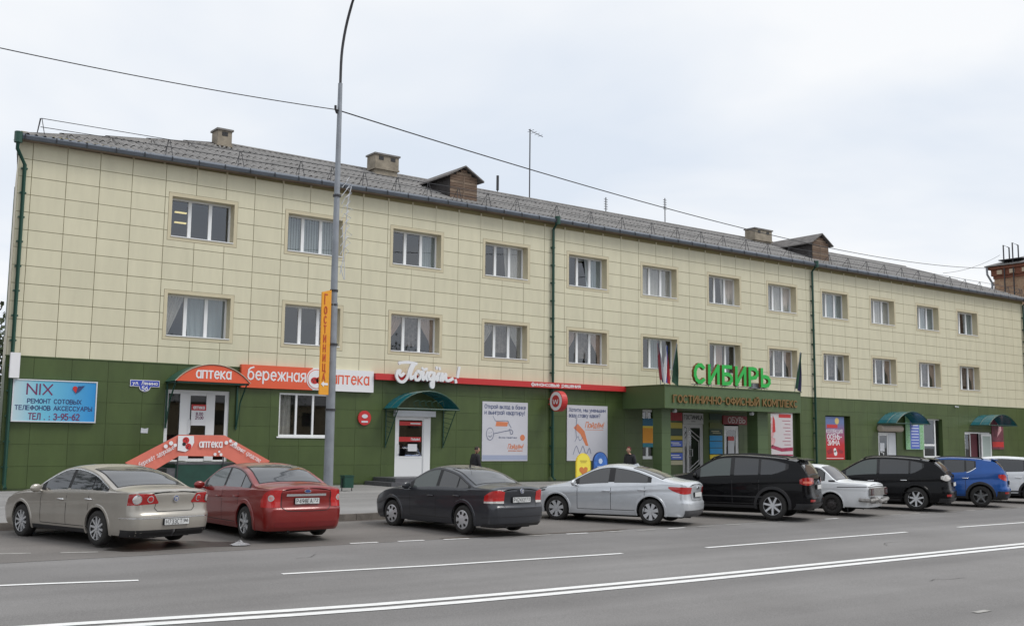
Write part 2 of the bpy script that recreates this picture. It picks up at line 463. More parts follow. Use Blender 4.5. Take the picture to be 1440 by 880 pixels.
# ---------------------------------------------------------------- the hotel building
OFF = [13.1, 17.8, 22.65, 27.48, 32.42, 37.29, 42.16, 46.99, 51.82, 56.61, 61.55, 66.26]
WW = 2.70
L2 = (5.56, 7.41); L3 = (9.28, 11.08)
XL, XR = 7.85, 75.0
ZG, ZT = 4.67, 12.115
DEP = 12.0
hb = thing('hotel_building', 'long three storey building with cream upper tiles over a green ground floor', 'building')
# openings: (x0, x1, z0, z1, depth)
FR = .13
OPEN = []
for i, x in enumerate(OFF):
    for (a, b) in (L2, L3): OPEN.append((x + FR, x + WW - FR, a + FR, b - FR))
GOPEN = [(13.33, 15.78, 1.1, 3.72), (17.83, 20.05, 2.06, 3.76), (23.1, 24.85, .13, 3.0), (37.4, 38.1, 1.15, 3.6), (39.9, 41.75, .2, 3.55), (43.35, 44.5, .2, 3.0),
         (47.15, 49.7, 1.25, 3.75), (52.0, 54.35, 1.08, 3.66), (57.1, 59.0, .2, 2.95), (61.0, 64.1, 1.2, 3.68), (66.7, 69.9, .2, 2.92)]
def wall_with_holes(x0, x1, z0, z1, holes, y, m, name):
    """sheet with thickness 6 mm cut into cells around the holes"""
    xs = sorted({x0, x1} | {h[0] for h in holes} | {h[1] for h in holes})
    zs = sorted({z0, z1} | {h[2] for h in holes} | {h[3] for h in holes})
    q = MB(); vid = {}
    def V(x, z):
        if (x, z) not in vid: vid[(x, z)] = q.vert((x, y, z))
        return vid[(x, z)]
    for a, b in zip(xs, xs[1:]):
        for c, d in zip(zs, zs[1:]):
            mxx, mzz = (a + b) / 2, (c + d) / 2
            if any(h[0] < mxx < h[1] and h[2] < mzz < h[3] for h in holes): continue
            q.face((V(a, c), V(b, c), V(b, d), V(a, d)))
    return q.build(name, m, hb)
wall_with_holes(XL, XR, ZG, ZT + .35, OPEN, .02, joint, 'upper_wall')
wall_with_holes(XL, XR, -.1, ZG, GOPEN, .02, gjoint, 'lower_wall')
q = MB()   # other three sides
XB = XL + .19 * DEP
for z0, z1, mi in ((-.1, ZG, 1), (ZG, 12.45, 0)):
    q.cur = mi
    for a, b in (((XL, .02), (XB, DEP)), ((XB, DEP), (XR, DEP)), ((XR, DEP), (XR, .02))):
        q.poly([(a[0], a[1], z0), (b[0], b[1], z0), (b[0], b[1], z1), (a[0], a[1], z1)])
q.build('rear_walls', [cream2, green2], hb)

def subtract(r, holes):
    rs = [r]
    for h in holes:
        nr = []
        for a in rs:
            if h[0] >= a[1] - 1e-6 or h[1] <= a[0] + 1e-6 or h[2] >= a[3] - 1e-6 or h[3] <= a[2] + 1e-6: nr.append(a); continue
            if h[2] > a[2]: nr.append((a[0], a[1], a[2], h[2]))
            if h[3] < a[3]: nr.append((a[0], a[1], h[3], a[3]))
            z0, z1 = max(a[2], h[2]), min(a[3], h[3])
            if h[0] > a[0]: nr.append((a[0], h[0], z0, z1))
            if h[1] < a[1]: nr.append((h[1], a[1], z0, z1))
        rs = nr
    return [a for a in rs if a[1] - a[0] > .05 and a[3] - a[2] > .05]
TC = {}
def tiles(cols, rows, holes, m, name, gap, rest):
    cells = []
    for a, b in zip(cols, cols[1:]):
        for c, d in zip(rows, rows[1:]):
            rs = subtract((a + gap / 2, b - gap / 2, c + gap / 2, d - gap / 2), holes)
            if rs: cells.append((a, rs))
    cells.sort(key=lambda t: t[0])
    big = MB()
    for n, (a, rs) in enumerate(cells):
        if n < 300:
            x, z = rs[0][0], rs[0][2]
            key = (m.name,) + tuple(round(v, 2) for r in rs for v in (r[0] - x, r[1] - x, r[2] - z, r[3] - z))
            if key not in TC:
                q = MB()
                for r in rs: q.box(r[0] - x, r[1] - x, -.014, .018, r[2] - z, r[3] - z)
                TC[key] = q.mesh(name, m)
            put(name, TC[key], hb, (x, R0.uniform(-.0025, .0025), z))
        else:
            for r in rs: big.box(r[0], r[1], -.014 + R0.uniform(-.0025, .0025), .018, r[2], r[3])
    if big.v: big.build(rest, m, hb, kind='stuff')
cols = [XL, 8.28, 9.43, 10.57, 11.72]
for i, x in enumerate(OFF):
    nx = OFF[i + 1] if i < 11 else x + 4.88
    for j in range(4): cols.append(x - .14 + (nx - x) * j / 4)
cols += [71.0, 72.22, 73.44, 74.66, XR]
rows = [ZG + .6205 * k for k in range(13)]
SH = [(x - .012, x + WW + .012, a - .012, b + .012) for x in OFF for a, b in (L2, L3)]
tiles(cols, rows, SH, cream, 'cream_panel', .02, 'cream_panel_cladding')
grows = [.2, .94, 1.685, 2.43, 3.17, 3.91, ZG - .03]
gcols = [XL + .02] + [XL + .9 + 1.245 * k for k in range(54) if XL + .9 + 1.245 * k < XR - .4] + [XR]
tiles(gcols, grows, [(h[0] - .0, h[1] + .0, h[2] - 0, h[3] + 0) for h in GOPEN], green, 'green_panel', .009, 'green_panel_cladding')
B('plinth', mat('plinth', (.05, .07, .03), .8, var=.2), hb, XL - .02, XR, -.03, .02, -.1, .195)
B('belt_drip', green2, hb, XL - .03, XR + .02, -.035, .018, ZG - .028, ZG + .012)

# ---- windows
R1 = random.Random(3)
def room(q, x0, x1, z0, z1, y0=.49, y1=2.4):
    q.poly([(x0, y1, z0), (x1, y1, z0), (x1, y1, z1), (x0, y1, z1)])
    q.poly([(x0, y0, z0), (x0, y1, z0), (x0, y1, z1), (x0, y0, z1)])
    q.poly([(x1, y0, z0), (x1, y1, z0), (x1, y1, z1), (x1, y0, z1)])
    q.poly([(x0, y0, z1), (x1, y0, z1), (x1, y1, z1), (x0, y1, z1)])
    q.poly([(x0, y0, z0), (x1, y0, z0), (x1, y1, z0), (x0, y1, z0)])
def wavy(x0, x1, z0, z1, y, shape=None, n=26, amp=.022):
    y = .435 + (y - .36) * .5
    """cloth with folds; shape(t) -> (left, right) edge fractions at height fraction t"""
    P = []
    for k in range(9):
        t = k / 8; z = z1 + (z0 - z1) * t
        a, b = (0, 1) if shape is None else shape(t)
        P.append([(x0 + (x1 - x0) * (a + (b - a) * j / n), y + amp * sin(j * 1.55 + k * .12) + .01 * sin(j * .7), z) for j in range(n + 1)])
    q = MB(); q.grid(P); return q
def window(i, lv, x, a, b):
    """surround on the face, deep reveal, white frame, three panes, curtain, room"""
    q = MB()
    x0, x1, z0, z1 = x, x + WW, a, b
    y = -.022
    fr = [(x0, x1, z0, z0 + FR), (x0, x1, z1 - FR, z1), (x0, x0 + FR, z0 + FR, z1 - FR), (x1 - FR, x1, z0 + FR, z1 - FR)]
    for r in fr: q.box(r[0], r[1], y, .02, r[2], r[3])
    # the reveal boards
    t = .02
    q.box(x0 + FR - t, x0 + FR, .0201, .48, z0 + FR, z1 - FR); q.box(x1 - FR, x1 - FR + t, .0201, .48, z0 + FR, z1 - FR)
    q.box(x0 + FR - t, x1 - FR + t, .0201, .48, z1 - FR, z1 - FR + t); q.box(x0 + FR - t, x1 - FR + t, .0201, .48, z0 + FR - t, z0 + FR)
    wn = q.build('window', cream2, hb)
    ox0, ox1, oz0, oz1 = x0 + FR, x1 - FR, z0 + FR, z1 - FR
    f = MB(); ya, yb = .36, .43
    e = .07
    f.box(ox0, ox1, ya, yb, oz0, oz0 + e); f.box(ox0, ox1, ya, yb, oz1 - e, oz1)
    f.box(ox0, ox0 + e, ya, yb, oz0 + e, oz1 - e); f.box(ox1 - e, ox1, ya, yb, oz0 + e, oz1 - e)
    wd = ox1 - ox0
    mull = [ox0 + wd * .335, ox0 + wd * .665]
    for m_ in mull: f.box(m_ - .065, m_ + .065, ya - .012, yb - .002, oz0 + e, oz1 - e)
    f.build('frame', pvc, wn)
    s = MB(); s.box(ox0 + .002, ox1 - .002, -.05, .359, oz0 + .001, oz0 + .035); s.build('sill', pvc, wn)
    edges = [ox0 + e, mull[0] - .065, mull[0] + .065, mull[1] - .065, mull[1] + .065, ox1 - e]
    for k in range(3):
        pa, pb = edges[2 * k], edges[2 * k + 1]
        tilted = (i, lv, k) in ((4, 3, 1), (6, 3, 2), (11, 3, 0), (7, 3, 2))
        p = MB()
        tl = .16 if tilted else 0
        def T(c, tl=tl): return (c[0], c[1] + (tl * (c[2] - oz0 - e) / (oz1 - oz0)), c[2])
        p.box(pa, pb, .392, .40, oz0 + e, oz1 - e, T)
        po = p.build('pane', glass, wn)
        if tilted:
            p = MB()
            for r in ((pa, pa + .06, oz0 + e, oz1 - e), (pb - .06, pb, oz0 + e, oz1 - e), (pa + .06, pb - .06, oz0 + e, oz0 + e + .06), (pa + .06, pb - .06, oz1 - e - .06, oz1 - e)):
                p.box(r[0], r[1], .405, .45, r[2], r[3], T)
            p.build('sash', pvc, wn)
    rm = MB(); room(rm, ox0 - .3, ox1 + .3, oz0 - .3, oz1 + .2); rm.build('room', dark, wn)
    # curtains
    if lv == 2:
        if i in (0,):
            wavy(ox0, mull[0], oz0, oz1, .36, lambda t: (0, 1 - .8 * t)).build('curtain', linen, wn)
            wavy(mull[0], ox1, oz0, oz1, .38, lambda t: (.1 * t, 1)).build('curtain', blind, wn)
        elif i == 1: pass
        elif i in (5, 6):
            c = wavy(ox0, ox0 + wd * .18, oz0, oz1, .38); c.build('curtain', mat('green_curtain', (.03, .07, .04), .9, var=.3), wn)
            c = wavy(ox0 + wd * .36, ox0 + wd * .6, oz0, oz1, .38); c.build('curtain', pink if i == 6 else blind, wn)
        else:
            mm = linen if i in (3, 8) else pink
            wavy(ox0, ox0 + wd * .36, oz0, oz1, .37, lambda t: (0, 1 - .8 * min(1, t * 1.5) ** 1.3)).build('curtain', mm, wn)
            wavy(ox1 - wd * .36, ox1, oz0, oz1, .37, lambda t: (.75 * min(1, t * 1.5) ** 1.3, 1)).build('curtain', mm, wn)
            wavy(ox0 + wd * .34, ox1 - wd * .34, oz0 + .3, oz1, .43, None, 16, .02).build('curtain', mat('lace', (.15, .12, .11), .9, var=.6, scale=7), wn)
    else:
        if i == 1:
            c = MB(); k = ox0
            while k < ox1 - .1:
                c.box(k, k + .095, .435, .44, oz0 + .05, oz1, lambda v: v); k += .115
            c.build('vertical_blind', blind, wn)
        elif i in (5, 7, 8, 9, 10): wavy(ox0, ox1, oz0, oz1, .37, None, 40, .018).build('curtain', (blind, linen)[i % 2], wn)
        elif i in (3, 4, 6, 11): wavy(ox1 - wd * .45, ox1, oz0, oz1, .37, lambda t: (.15 * t, 1)).build('curtain', blind if i in (4, 11) else linen, wn)
        elif i == 2: wavy(ox1 - wd * .3, ox1, oz0, oz1, .37).build('curtain', blind, wn)
        if i == 0:
            lp = MB()
            for zz_ in (oz1 - .35, oz1 - .75): lp.box(ox0 + .55, ox0 + 1.0, 1.2, 1.3, zz_, zz_ + .05)
            e_ = mat('lamp_tube', (.9, .8, .4), .4); e_.node_tree.nodes['Principled BSDF'].inputs['Emission Color'].default_value = (1, .8, .35, 1)
            e_.node_tree.nodes['Principled BSDF'].inputs['Emission Strength'].default_value = .9
            lp.build('ceiling_light', e_, wn)
        if i == 2:
            lp = MB(); disc(lp, (ox0 + .55, 1.2, oz1 - .65), .06, (0, .05, 0), 12); lp.build('ceiling_light', MATS['lamp_tube'], wn)
    return wn
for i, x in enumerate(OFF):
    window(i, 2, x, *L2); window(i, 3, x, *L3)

# ---- eaves, roof
def eav(x): return 12.2 + .22 * min(1, max(0, (x - 7.5) / 18)) ** .8
YE, YRG = -.48, 6.0
q = MB()
ex = [7.62 + (75.3 - 7.62) * i / 40 for i in range(41)]
q.grid([[(x, YE + .06, eav(x) - .15) for x in ex], [(x, YE, eav(x) - .13) for x in ex], [(x, YE - .03, eav(x) - .02) for x in ex], [(x, YE + .02, eav(x) + .02) for x in ex], [(x, YE + .35, eav(x) + .16) for x in ex]])
q.build('eaves_apron', tin, hb, smooth=False)
q = MB(); q.grid([[(x, .02, eav(x) - .12) for x in ex], [(x, YE + .06, eav(x) - .149) for x in ex]])
q.cur = 0; q.build('soffit', mat('soffit', (.20, .15, .12), .9, var=.3, scale=1), hb)
for x in [8.28 + .0, 9.43, 10.57, 11.72, 12.87] + cols[6::1][:40]:
    q = MB(); q.box(x - .035, x + .035, -.05, .0, ZT - .01, ZT + .1); q.build('joint_cap', cream2, hb)
x = 7.9
while x < 75:
    q = MB(); z = eav(x); q.box(x - .012, x + .012, YE - .05, YE - .032, z - .17, z + .0); q.box(x - .012, x + .012, YE - .045, YE + .1, z + .022, z + .035); q.build('gutter_hook', black, hb); x += 1.02
# corrugated slopes in overlapping courses
def wave(x): return .05 * sin(x * 2 * pi / .28)
def slope(name, P00, P10, P11, P01, courses, parent, n_per_m=24, m=slate):
    """quad P00-P10 bottom edge, P01-P11 top edge; each course a little above the one below"""
    P00, P10, P11, P01 = map(Vector, (P00, P10, P11, P01))
    n = int((P10 - P00).length * n_per_m)
    nrm = (P10 - P00).cross(P01 - P00).normalized()
    if nrm.z < 0: nrm = -nrm
    L_ = (P10 - P00).length
    for c in range(courses):
        q = MB(); rowsP = []
        for t, h in ((c / courses - (.03 if c else 0), .045 if c else .02), ((c + 1) / courses, .012)):
            A = P00.lerp(P01, t); Bv = P10.lerp(P11, t)
            tl0 = (A - P00).dot((P10 - P00).normalized())
            ln = (Bv - A).length
            row = []
            for j in range(n + 1):
                # keep the waves parallel: sample on the bottom parameter and clamp to the trapezium
                s_ = L_ * j / n
                sc_ = min(max(s_, tl0), tl0 + ln) - tl0
                jit = .004 * sin(s_ * 5.9 + c * 2.1)
                row.append(A + (Bv - A) * (sc_ / max(ln, 1e-6)) + nrm * (wave(s_) + h + jit))
            rowsP.append(row)
        q.grid(rowsP)
        q.build(name, m, parent, smooth=True)
EZ = 12.42
C1, C2, C3, C4 = (7.64, YE + .1, 12.25), (75.35, YE + .1, 12.45), (75.35, 12.5, 12.45), (10.45, 12.5, 12.25)
A1, A2 = (17.36, YRG, 15.0), (69.7, YRG, 15.02)
# front slope split so the apron follows the eave
slope('roof_course', C1, C2, A2, A1, 5, hb)
slope('roof_course', C3, C4, A1, A2, 2, hb, 8)
slope('hip_course', C4, C1, A1, A1, 5, hb)
slope('hip_course', C2, C3, A2, A2, 3, hb)
q = MB(); q.tube([(17.2, YRG, 15.05), (69.9, YRG, 15.07)], .07, 6); q.build('ridge_cap', slate, hb)
q = MB(); q.tube([C1, A1], .05, 5); q.tube([C2, A2], .05, 5); q.build('hip_cap', slate, hb)
# guard rail along the eaves
rl = hb
px = [8.47, 13.0, 15.82, 18.4, 19.82, 21.32, 22.92, 24.51, 26.1, 27.71, 29.38, 31.78, 33.95, 36.04, 38.12, 39.93, 41.76, 43.49]
while px[-1] < 73.5: px.append(px[-1] + 1.85)
px.append(74.6)
railz = lambda x: eav(x) + .78
for x in px:
    q = MB(); z = eav(x)
    for dx in (-.14, .14): q.tube([(x + dx * .2, .0, z + .8), (x + dx, -.1, z + .12)], .014, 5)
    q.tube([(x, .0, z + .8), (x, .5, z + .3)], .012, 4)
    q.build('rail_post', steel, hb)
for h in (.79, .5):
    q = MB(); q.tube([(x, .0, eav(x) + h + R0.uniform(-.012, .012)) for x in px], .013, 4); q.build('guard_rail', steel, hb)
# dormers
def dormer(xa, xb, zb, ze, za, y, plank_z):
    xc = (xa + xb) / 2; q = MB()
    q.poly([(xa, y, zb), (xb, y, zb), (xb, y, ze), (xc, y, za - .12), (xa, y, ze)])
    back = y + 2.6
    for X in (xa, xb): q.poly([(X, y, zb), (X, back, zb + .8), (X, back, ze), (X, y, ze)])
    d = q.build('dormer', mat('dormer_dark', (.05, .045, .045), .9, var=.3), hb)
    z = zb + .02; k = 0
    while z < za - .2:
        hw = (xb - xa) / 2 - .02 if z < ze - .05 else (xb - xa) / 2 * (za - .14 - z) / (za - ze)
        if hw > .1:
            q = MB(); q.box(xc - hw, xc + hw, y - .03, y - .005, z, z + .125); q.build('plank', wood if k % 3 else mat('old_wood2', (.20, .145, .105), .85, var=.3, scale=2), d)
        z += .14; k += 1
    for s in (-1, 1):
        ov = .28
        X = xb if s > 0 else xa
        sl_ = (za - ze) / ((xb - xa) / 2)
        ptE = X + s * ov; zE = ze - ov * sl_
        yb = lambda z: YRG * 0 + (y + 3.4)
        rp = MB(); f0 = y - .2
        backE = (zE - 12.42) / .405 + YE + .25; backA = (za - 12.42) / .405 + YE + .1
        rp.prism([(ptE, f0, zE), (xc, f0, za), (xc, backA, za), (ptE, max(backE, y + .4), zE)], (0, 0, .07))
        rp.build('dormer_roof', mat('dormer_slate', (.15, .14, .135), .85, var=.3, scale=3), d)
    q = MB(); q.box(xc - .03, xc + .03, y - .045, y - .031, zb + .1, ze); q.build('batten', mat('old_wood2', (.3, .2, .12)), d)
dormer(26.6, 28.15, 13.0, 14.22, 14.66, 1.5, 0)
dormer(53.1, 54.7, 13.05, 14.3, 14.8, 1.5, 0)
# chimneys
def chimney(x0, x1, y0, y1, ztop):
    q = MB(); q.box(x0 + .05, x1 - .05, y0 + .05, y1 - .05, 13.6, ztop - .75); q.box(x0, x1, y0, y1, ztop - .75, ztop - .08)
    c = q.build('chimney', brickm, hb)
    q = MB(); q.box(x0 - .06, x1 + .06, y0 - .06, y1 + .06, ztop - .08, ztop); q.build('cap', mat('cap_concrete', (.2, .19, .18), .9, var=.2), c)
    q = MB(); q.box(x0 - .03, x1 + .03, y0 - .03, y1 + .03, ztop - .78, ztop - .7); q.build('band', brickm, c)
    n = 2 if x1 - x0 > 1 else 1
    for k in range(n):
        cx = x0 + (x1 - x0) * (k + .5) / n; q = MB(); q.box(cx - .13, cx + .13, y0 - .012, y0 + .02, ztop - .32, ztop - .14); q.build('flue_opening', black, c)
chimney(16.78, 17.42, 5.0, 5.7, 15.42)
chimney(24.5, 25.8, 4.8, 5.6, 15.62)
chimney(51.75, 53.4, 4.8, 5.6, 15.5)
# downpipes
def downpipe(x, ztop, y=-.12, swan=False, xs=None):
    pts = [(x, y, .3)] 
    if swan: pts += [(x, y, ztop - .95), (x - .34, YE + .02, ztop - .5), (x - .34, YE - .02, ztop - .1)]
    else: pts += [(x, y, ztop - .5), (x, YE + .1, ztop - .25), (x, YE + .05, ztop - .1)]
    q = MB(); q.tube([(x, y - .22, .22), (x, y - .02, .36)] + pts[1:], .065, 8); p = q.build('downpipe', pipeg, hb, smooth=True, angle=50)
    hx, hy = pts[-1][0], pts[-1][1]
    q = MB(); q.tube([(hx, hy, ztop - .3), (hx, hy, ztop - .18), (hx, hy, ztop - .1), (hx, hy, ztop + .08)], .135, 8); q.build('hopper', pipeg, p)
    for k in range(13):
        z = .9 + k * .85
        if z > ztop - 1.1: break
        q = MB(); q.box(x - .1, x + .1, y - .02, .0, z, z + .05); q.build('clamp', pipeg, p)
downpipe(8.02, 12.2, swan=True)
downpipe(31.5, 12.5); downpipe(50.95, 12.5); downpipe(74.8, 12.5)
q = MB(); q.tube([(XL + .19 * 8 + .02, 8, 6), (XL + .19 * 8 + .02, 8, 12.2)], .05, 6); q.build('downpipe', pipeg, hb)
# ---------------------------------------------------------------- signs and shopfronts
navy = mat('navy_ink', (.03, .05, .16), .5)
maroon = mat('maroon_ink', (.16, .03, .10), .5)
blue = mat('sign_blue', (.03, .06, .42), .4)
dirtywhite = mat('dirty_white', (.60, .62, .66), .5, var=.05, scale=2)
yellow = mat('sign_yellow', (.78, .58, .04), .45)
def sign_box(name, label, cat, x0, x1, z0, z1, y1, y0, m, edge=None, group=None):
    """panel body from y1 (wall side) to y0 (front)"""
    t = thing(name, label, cat, ((x0 + x1) / 2, y1, z0), 0, group)
    q = MB(); q.box(x0 - (x0 + x1) / 2, x1 - (x0 + x1) / 2, y0 - y1, 0, 0, z1 - z0)
    q.build('panel', m, t)
    return t
def on(t):  # world -> local offset of a thing
    return Vector(t.location)
def lettering(t, s, x, z, y, h, th, m, name='lettering', **k):
    o = on(t); q = MB(); ftext(q, s, x - o.x, z - o.z, y - o.y, h, th, **k); return q.build(name, m, t)

# repair shop sign
m = bpy.data.materials.new('blue_fade'); m.use_nodes = True
tt = m.node_tree; gg = tt.nodes.new('ShaderNodeNewGeometry'); s3 = tt.nodes.new('ShaderNodeSeparateXYZ'); mr = tt.nodes.new('ShaderNodeMapRange')
cr_ = tt.nodes.new('ShaderNodeValToRGB')
tt.links.new(gg.outputs['Position'], s3.inputs[0]); tt.links.new(s3.outputs[0], mr.inputs[0]); mr.inputs[1].default_value = 8.0; mr.inputs[2].default_value = 10.8
tt.links.new(mr.outputs[0], cr_.inputs[0]); cr_.color_ramp.elements[0].color = (.52, .62, .66, 1); cr_.color_ramp.elements[1].color = (.02, .26, .62, 1)
e = cr_.color_ramp.elements.new(.35); e.color = (.16, .50, .66, 1)
tt.links.new(cr_.outputs[0], tt.nodes['Principled BSDF'].inputs['Base Color'])
t = sign_box('shop_sign', 'blue phone repair signboard by the drainpipe at the corner', 'sign', 8.09, 10.85, 2.44, 3.88, -.02, -.17, m)
o = on(t)
for r in ((8.09, 10.85, 2.44, 2.48), (8.09, 10.85, 3.84, 3.88), (8.09, 8.13, 2.48, 3.84), (10.81, 10.85, 2.48, 3.84)):
    q = MB(); q.box(r[0] - o.x, r[1] - o.x, -.17, -.15, r[2] - o.z, r[3] - o.z); q.build('frame', dirtywhite, t)
lettering(t, 'NIX', 8.55, 3.38, -.172, .34, .05, maroon, width=.80, name='lettering')
lettering(t, 'РЕМОНТ СОТОВЫХ', 8.58, 3.08, -.172, .14, .026, navy, width=1.75)
lettering(t, 'ТЕЛЕФОНОВ АКСЕССУАРЫ', 8.2, 2.85, -.172, .14, .026, navy, width=2.5)
lettering(t, 'ТЕЛ . : 3-95-62', 8.64, 2.53, -.172, .20, .034, maroon, width=1.65)
q = MB()
q.cur = 0; disc(q, (10.1 - o.x, -.152, 3.62 - o.z), .08, (0, -.004, 0)); q.prism([(10.03 - o.x, -.153, 3.58 - o.z), (10.2 - o.x, -.153, 3.6 - o.z), (10.14 - o.x, -.153, 3.44 - o.z)], (0, -.005, 0))
q.cur = 1; q.prism([(10.12 - o.x, -.158, 3.44 - o.z), (10.2 - o.x, -.158, 3.7 - o.z), (10.42 - o.x, -.158, 3.72 - o.z), (10.28 - o.x, -.158, 3.55 - o.z)], (0, -.004, 0))
eo = q.build('emblem', [red, navy], t); eo.location = (0, -.018, 0)
# small lightbox on the corner, seen above
t = sign_box('corner_lightbox', 'narrow white box on the drainpipe above the blue signboard', 'sign', 7.93, 8.24, 3.90, 4.75, -.2, -.32, white)
# street name plate
t = thing('street_sign', 'blue street name plate numbered 56 beside the pharmacy awning', 'sign', (12.55, -.02, 3.62))
q = MB()
pl = [(-.53, 0, .16), (.53, 0, .16), (.53, 0, .40), (-.53, 0, .40)]
q.prism(pl, (0, -.03, 0)); q.prism([(.21 * cos(a), -.001, .17 + .19 * sin(a)) for a in [pi + pi * k / 10 for k in range(11)]], (0, -.029, 0))
q.build('plate', white, t)
q = MB(); q.prism([(-.51, 0, .18), (.51, 0, .18), (.51, 0, .38), (-.51, 0, .38)], (0, -.035, 0)); q.prism([(.19 * cos(a), -.001, .182 + .18 * sin(a)) for a in [pi + pi * k / 10 for k in range(11)]], (0, -.035, 0))
q.build('face', blue, t)
q = MB(); ftext(q, 'ул. Ленина', -.44, .235, -.038, .11, .022, width=.88); q.build('lettering', white, t); q = MB(); ftext(q, '56', -.1, .035, -.038, .135, .026, width=.2); q.build('lettering', white, t)
# notice
t = thing('paper_notice', 'small torn white paper stuck on the green wall below the street plate', 'notice', (12.62, -.02, 2.2))
q = MB(); q.prism([(-.13, 0, -.08), (.12, 0, -.09), (.14, 0, .1), (.02, 0, .07), (-.12, 0, .1)], (0, -.006, 0)); q.build('paper', dirtywhite, t)

# ---- pharmacy entrance: arched awning, door, landing, banner
t = thing('pharmacy_awning', 'orange arched awning lettered over the pharmacy door', 'awning', (14.72, -.02, 3.9))
D_ = 1.0; HW = 1.4
def archpts(hw, h, y, n=16, z0=0):
    R_ = (hw * hw + h * h) / (2 * h); a0 = math.asin(min(1, hw / R_))
    return [(R_ * sin(-a0 + 2 * a0 * k / n), y, R_ * cos(-a0 + 2 * a0 * k / n) - (R_ - h) + z0) for k in range(n + 1)]
q = MB(); a = archpts(HW, .62, -D_, z0=.1); q.prism(a, (0, -.05, 0)); q.build('fascia', orange, t)
q = MB(); ftext(q, 'аптека', 0, .24, -D_ - .052, .37, .055, width=1.3, center=True); q.build('lettering', white, t)
q = MB(); q.grid([archpts(HW + .04, .66, -D_ - .06, z0=.1), archpts(HW + .04, .66, 0, z0=.1)]); q.build('canopy_sheet', mat('green_awning', (.03, .10, .07), .4), t)
q = MB(); a = archpts(HW + .03, .65, -D_ - .07, z0=.1); q.tube(a, .018, 5); q.build('edge_trim', mat('edge_beige', (.45, .36, .28), .5), t)
for s in (-1, 1):
    q = MB(); x = s * (HW - .05)
    q.box(x - .03, x + .03, -D_, 0, .04, .1); q.box(x - .03, x + .03, -.06, 0, -1.6, .1)
    q.tube([(x, -D_ + .1, .05), (x, -.35, -.6), (x, -.05, -1.5)], .03, 5); q.build('bracket', pipeg, t)
q = MB(); q.box(-HW, HW, -D_, -D_ + .06, .03, .099); q.build('bracket', pipeg, t)

def door(parent, name, x0, x1, z0, z1, y, sashes, fm=pvc, glassm=glass, fw_=.09, panel=0):
    d = put(name, None, parent)
    q = MB()
    q.box(x0, x1, y, y + .08, z1 - fw_, z1); q.box(x0, x0 + fw_, y, y + .08, z0, z1 - fw_); q.box(x1 - fw_, x1, y, y + .08, z0, z1 - fw_)
    q.build('frame', fm, d)
    for (a, b, kind) in sashes:
        q = MB(); e = .1 if kind != 'lite' else .05
        q.box(a, b, y + .01, y + .06, z1 - fw_ - e, z1 - fw_ - .002); q.box(a, b, y + .01, y + .06, z0, z0 + e)
        q.box(a, a + e, y + .01, y + .06, z0 + e, z1 - fw_ - e); q.box(b - e, b, y + .01, y + .06, z0 + e, z1 - fw_ - e)
        pz = z0 + e
        if panel:
            q.box(a + e, b - e, y + .02, y + .05, z0 + e, z0 + panel - .04); q.box(a + e, b - e, y + .01, y + .06, z0 + panel - .04, z0 + panel + .04); pz = z0 + panel + .04
        q.build('sash', fm, d)
        q = MB(); q.box(a + e, b - e, y + .03, y + .04, pz, z1 - fw_ - e); q.build('pane', glassm, d)
    q = MB(); room(q, x0 - .2, x1 + .2, z0 - .05, z1 + .1, y + .2, y + 2.4); q.build('room', dark, d)
    return d
def recess(x0, x1, z0, z1, dep, m=green2, name='recess'):
    q = MB(); t_ = .04
    q.box(x0 - t_, x0, .0205, dep, z0, z1); q.box(x1, x1 + t_, .0205, dep, z0, z1); q.box(x0 - t_, x1 + t_, .0205, dep, z1, z1 + t_); q.box(x0 - t_, x1 + t_, .0205, dep, z0 - t_, z0)
    return q.build(name, m, hb)
recess(13.33, 15.78, 1.1, 3.72, .12, pvc)
d = door(hb, 'pharmacy_door', 13.33, 15.78, 1.1, 3.72, .04, [(13.42, 14.2, 'lite'), (14.2, 15.2, 'door'), (15.2, 15.69, 'lite')])
q = MB(); q.box(13.9, 14.2, .02, .04, 1.12, 3.6); q.build('frame_post', pvc, d)
q = MB(); q.box(14.9, 15.22, .02, .04, 1.12, 3.6); q.build('frame_post', pvc, d)
q = MB(); q.tube([(14.28, .04, 2.1), (14.28, -.05, 2.15), (14.28, -.05, 2.6), (14.28, .04, 2.65)], .018, 6); q.build('handle', pvc, d)
t = thing('door_poster', 'pharmacy opening hours sheet with red heading on the glass door', 'poster', (14.62, .03, 2.42))
q = MB(); q.box(-.28, .28, -.012, 0, 0, .78); q.build('sheet', white, t)
q = MB(); q.box(-.28, .28, -.016, -.0125, .56, .78); q.build('heading', red, t)
q = MB(); ftext(q, 'аптека', 0, .62, -.0165, .12, .025, width=.42, center=True); q.build('lettering', white, t)
q = MB(); ftext(q, '8.00', -.1, .38, -.0125, .10, .022, width=.26); q.build('lettering', maroon, t); q = MB(); ftext(q, '21.00', -.12, .24, -.0125, .10, .022, width=.3); q.build('lettering', maroon, t)
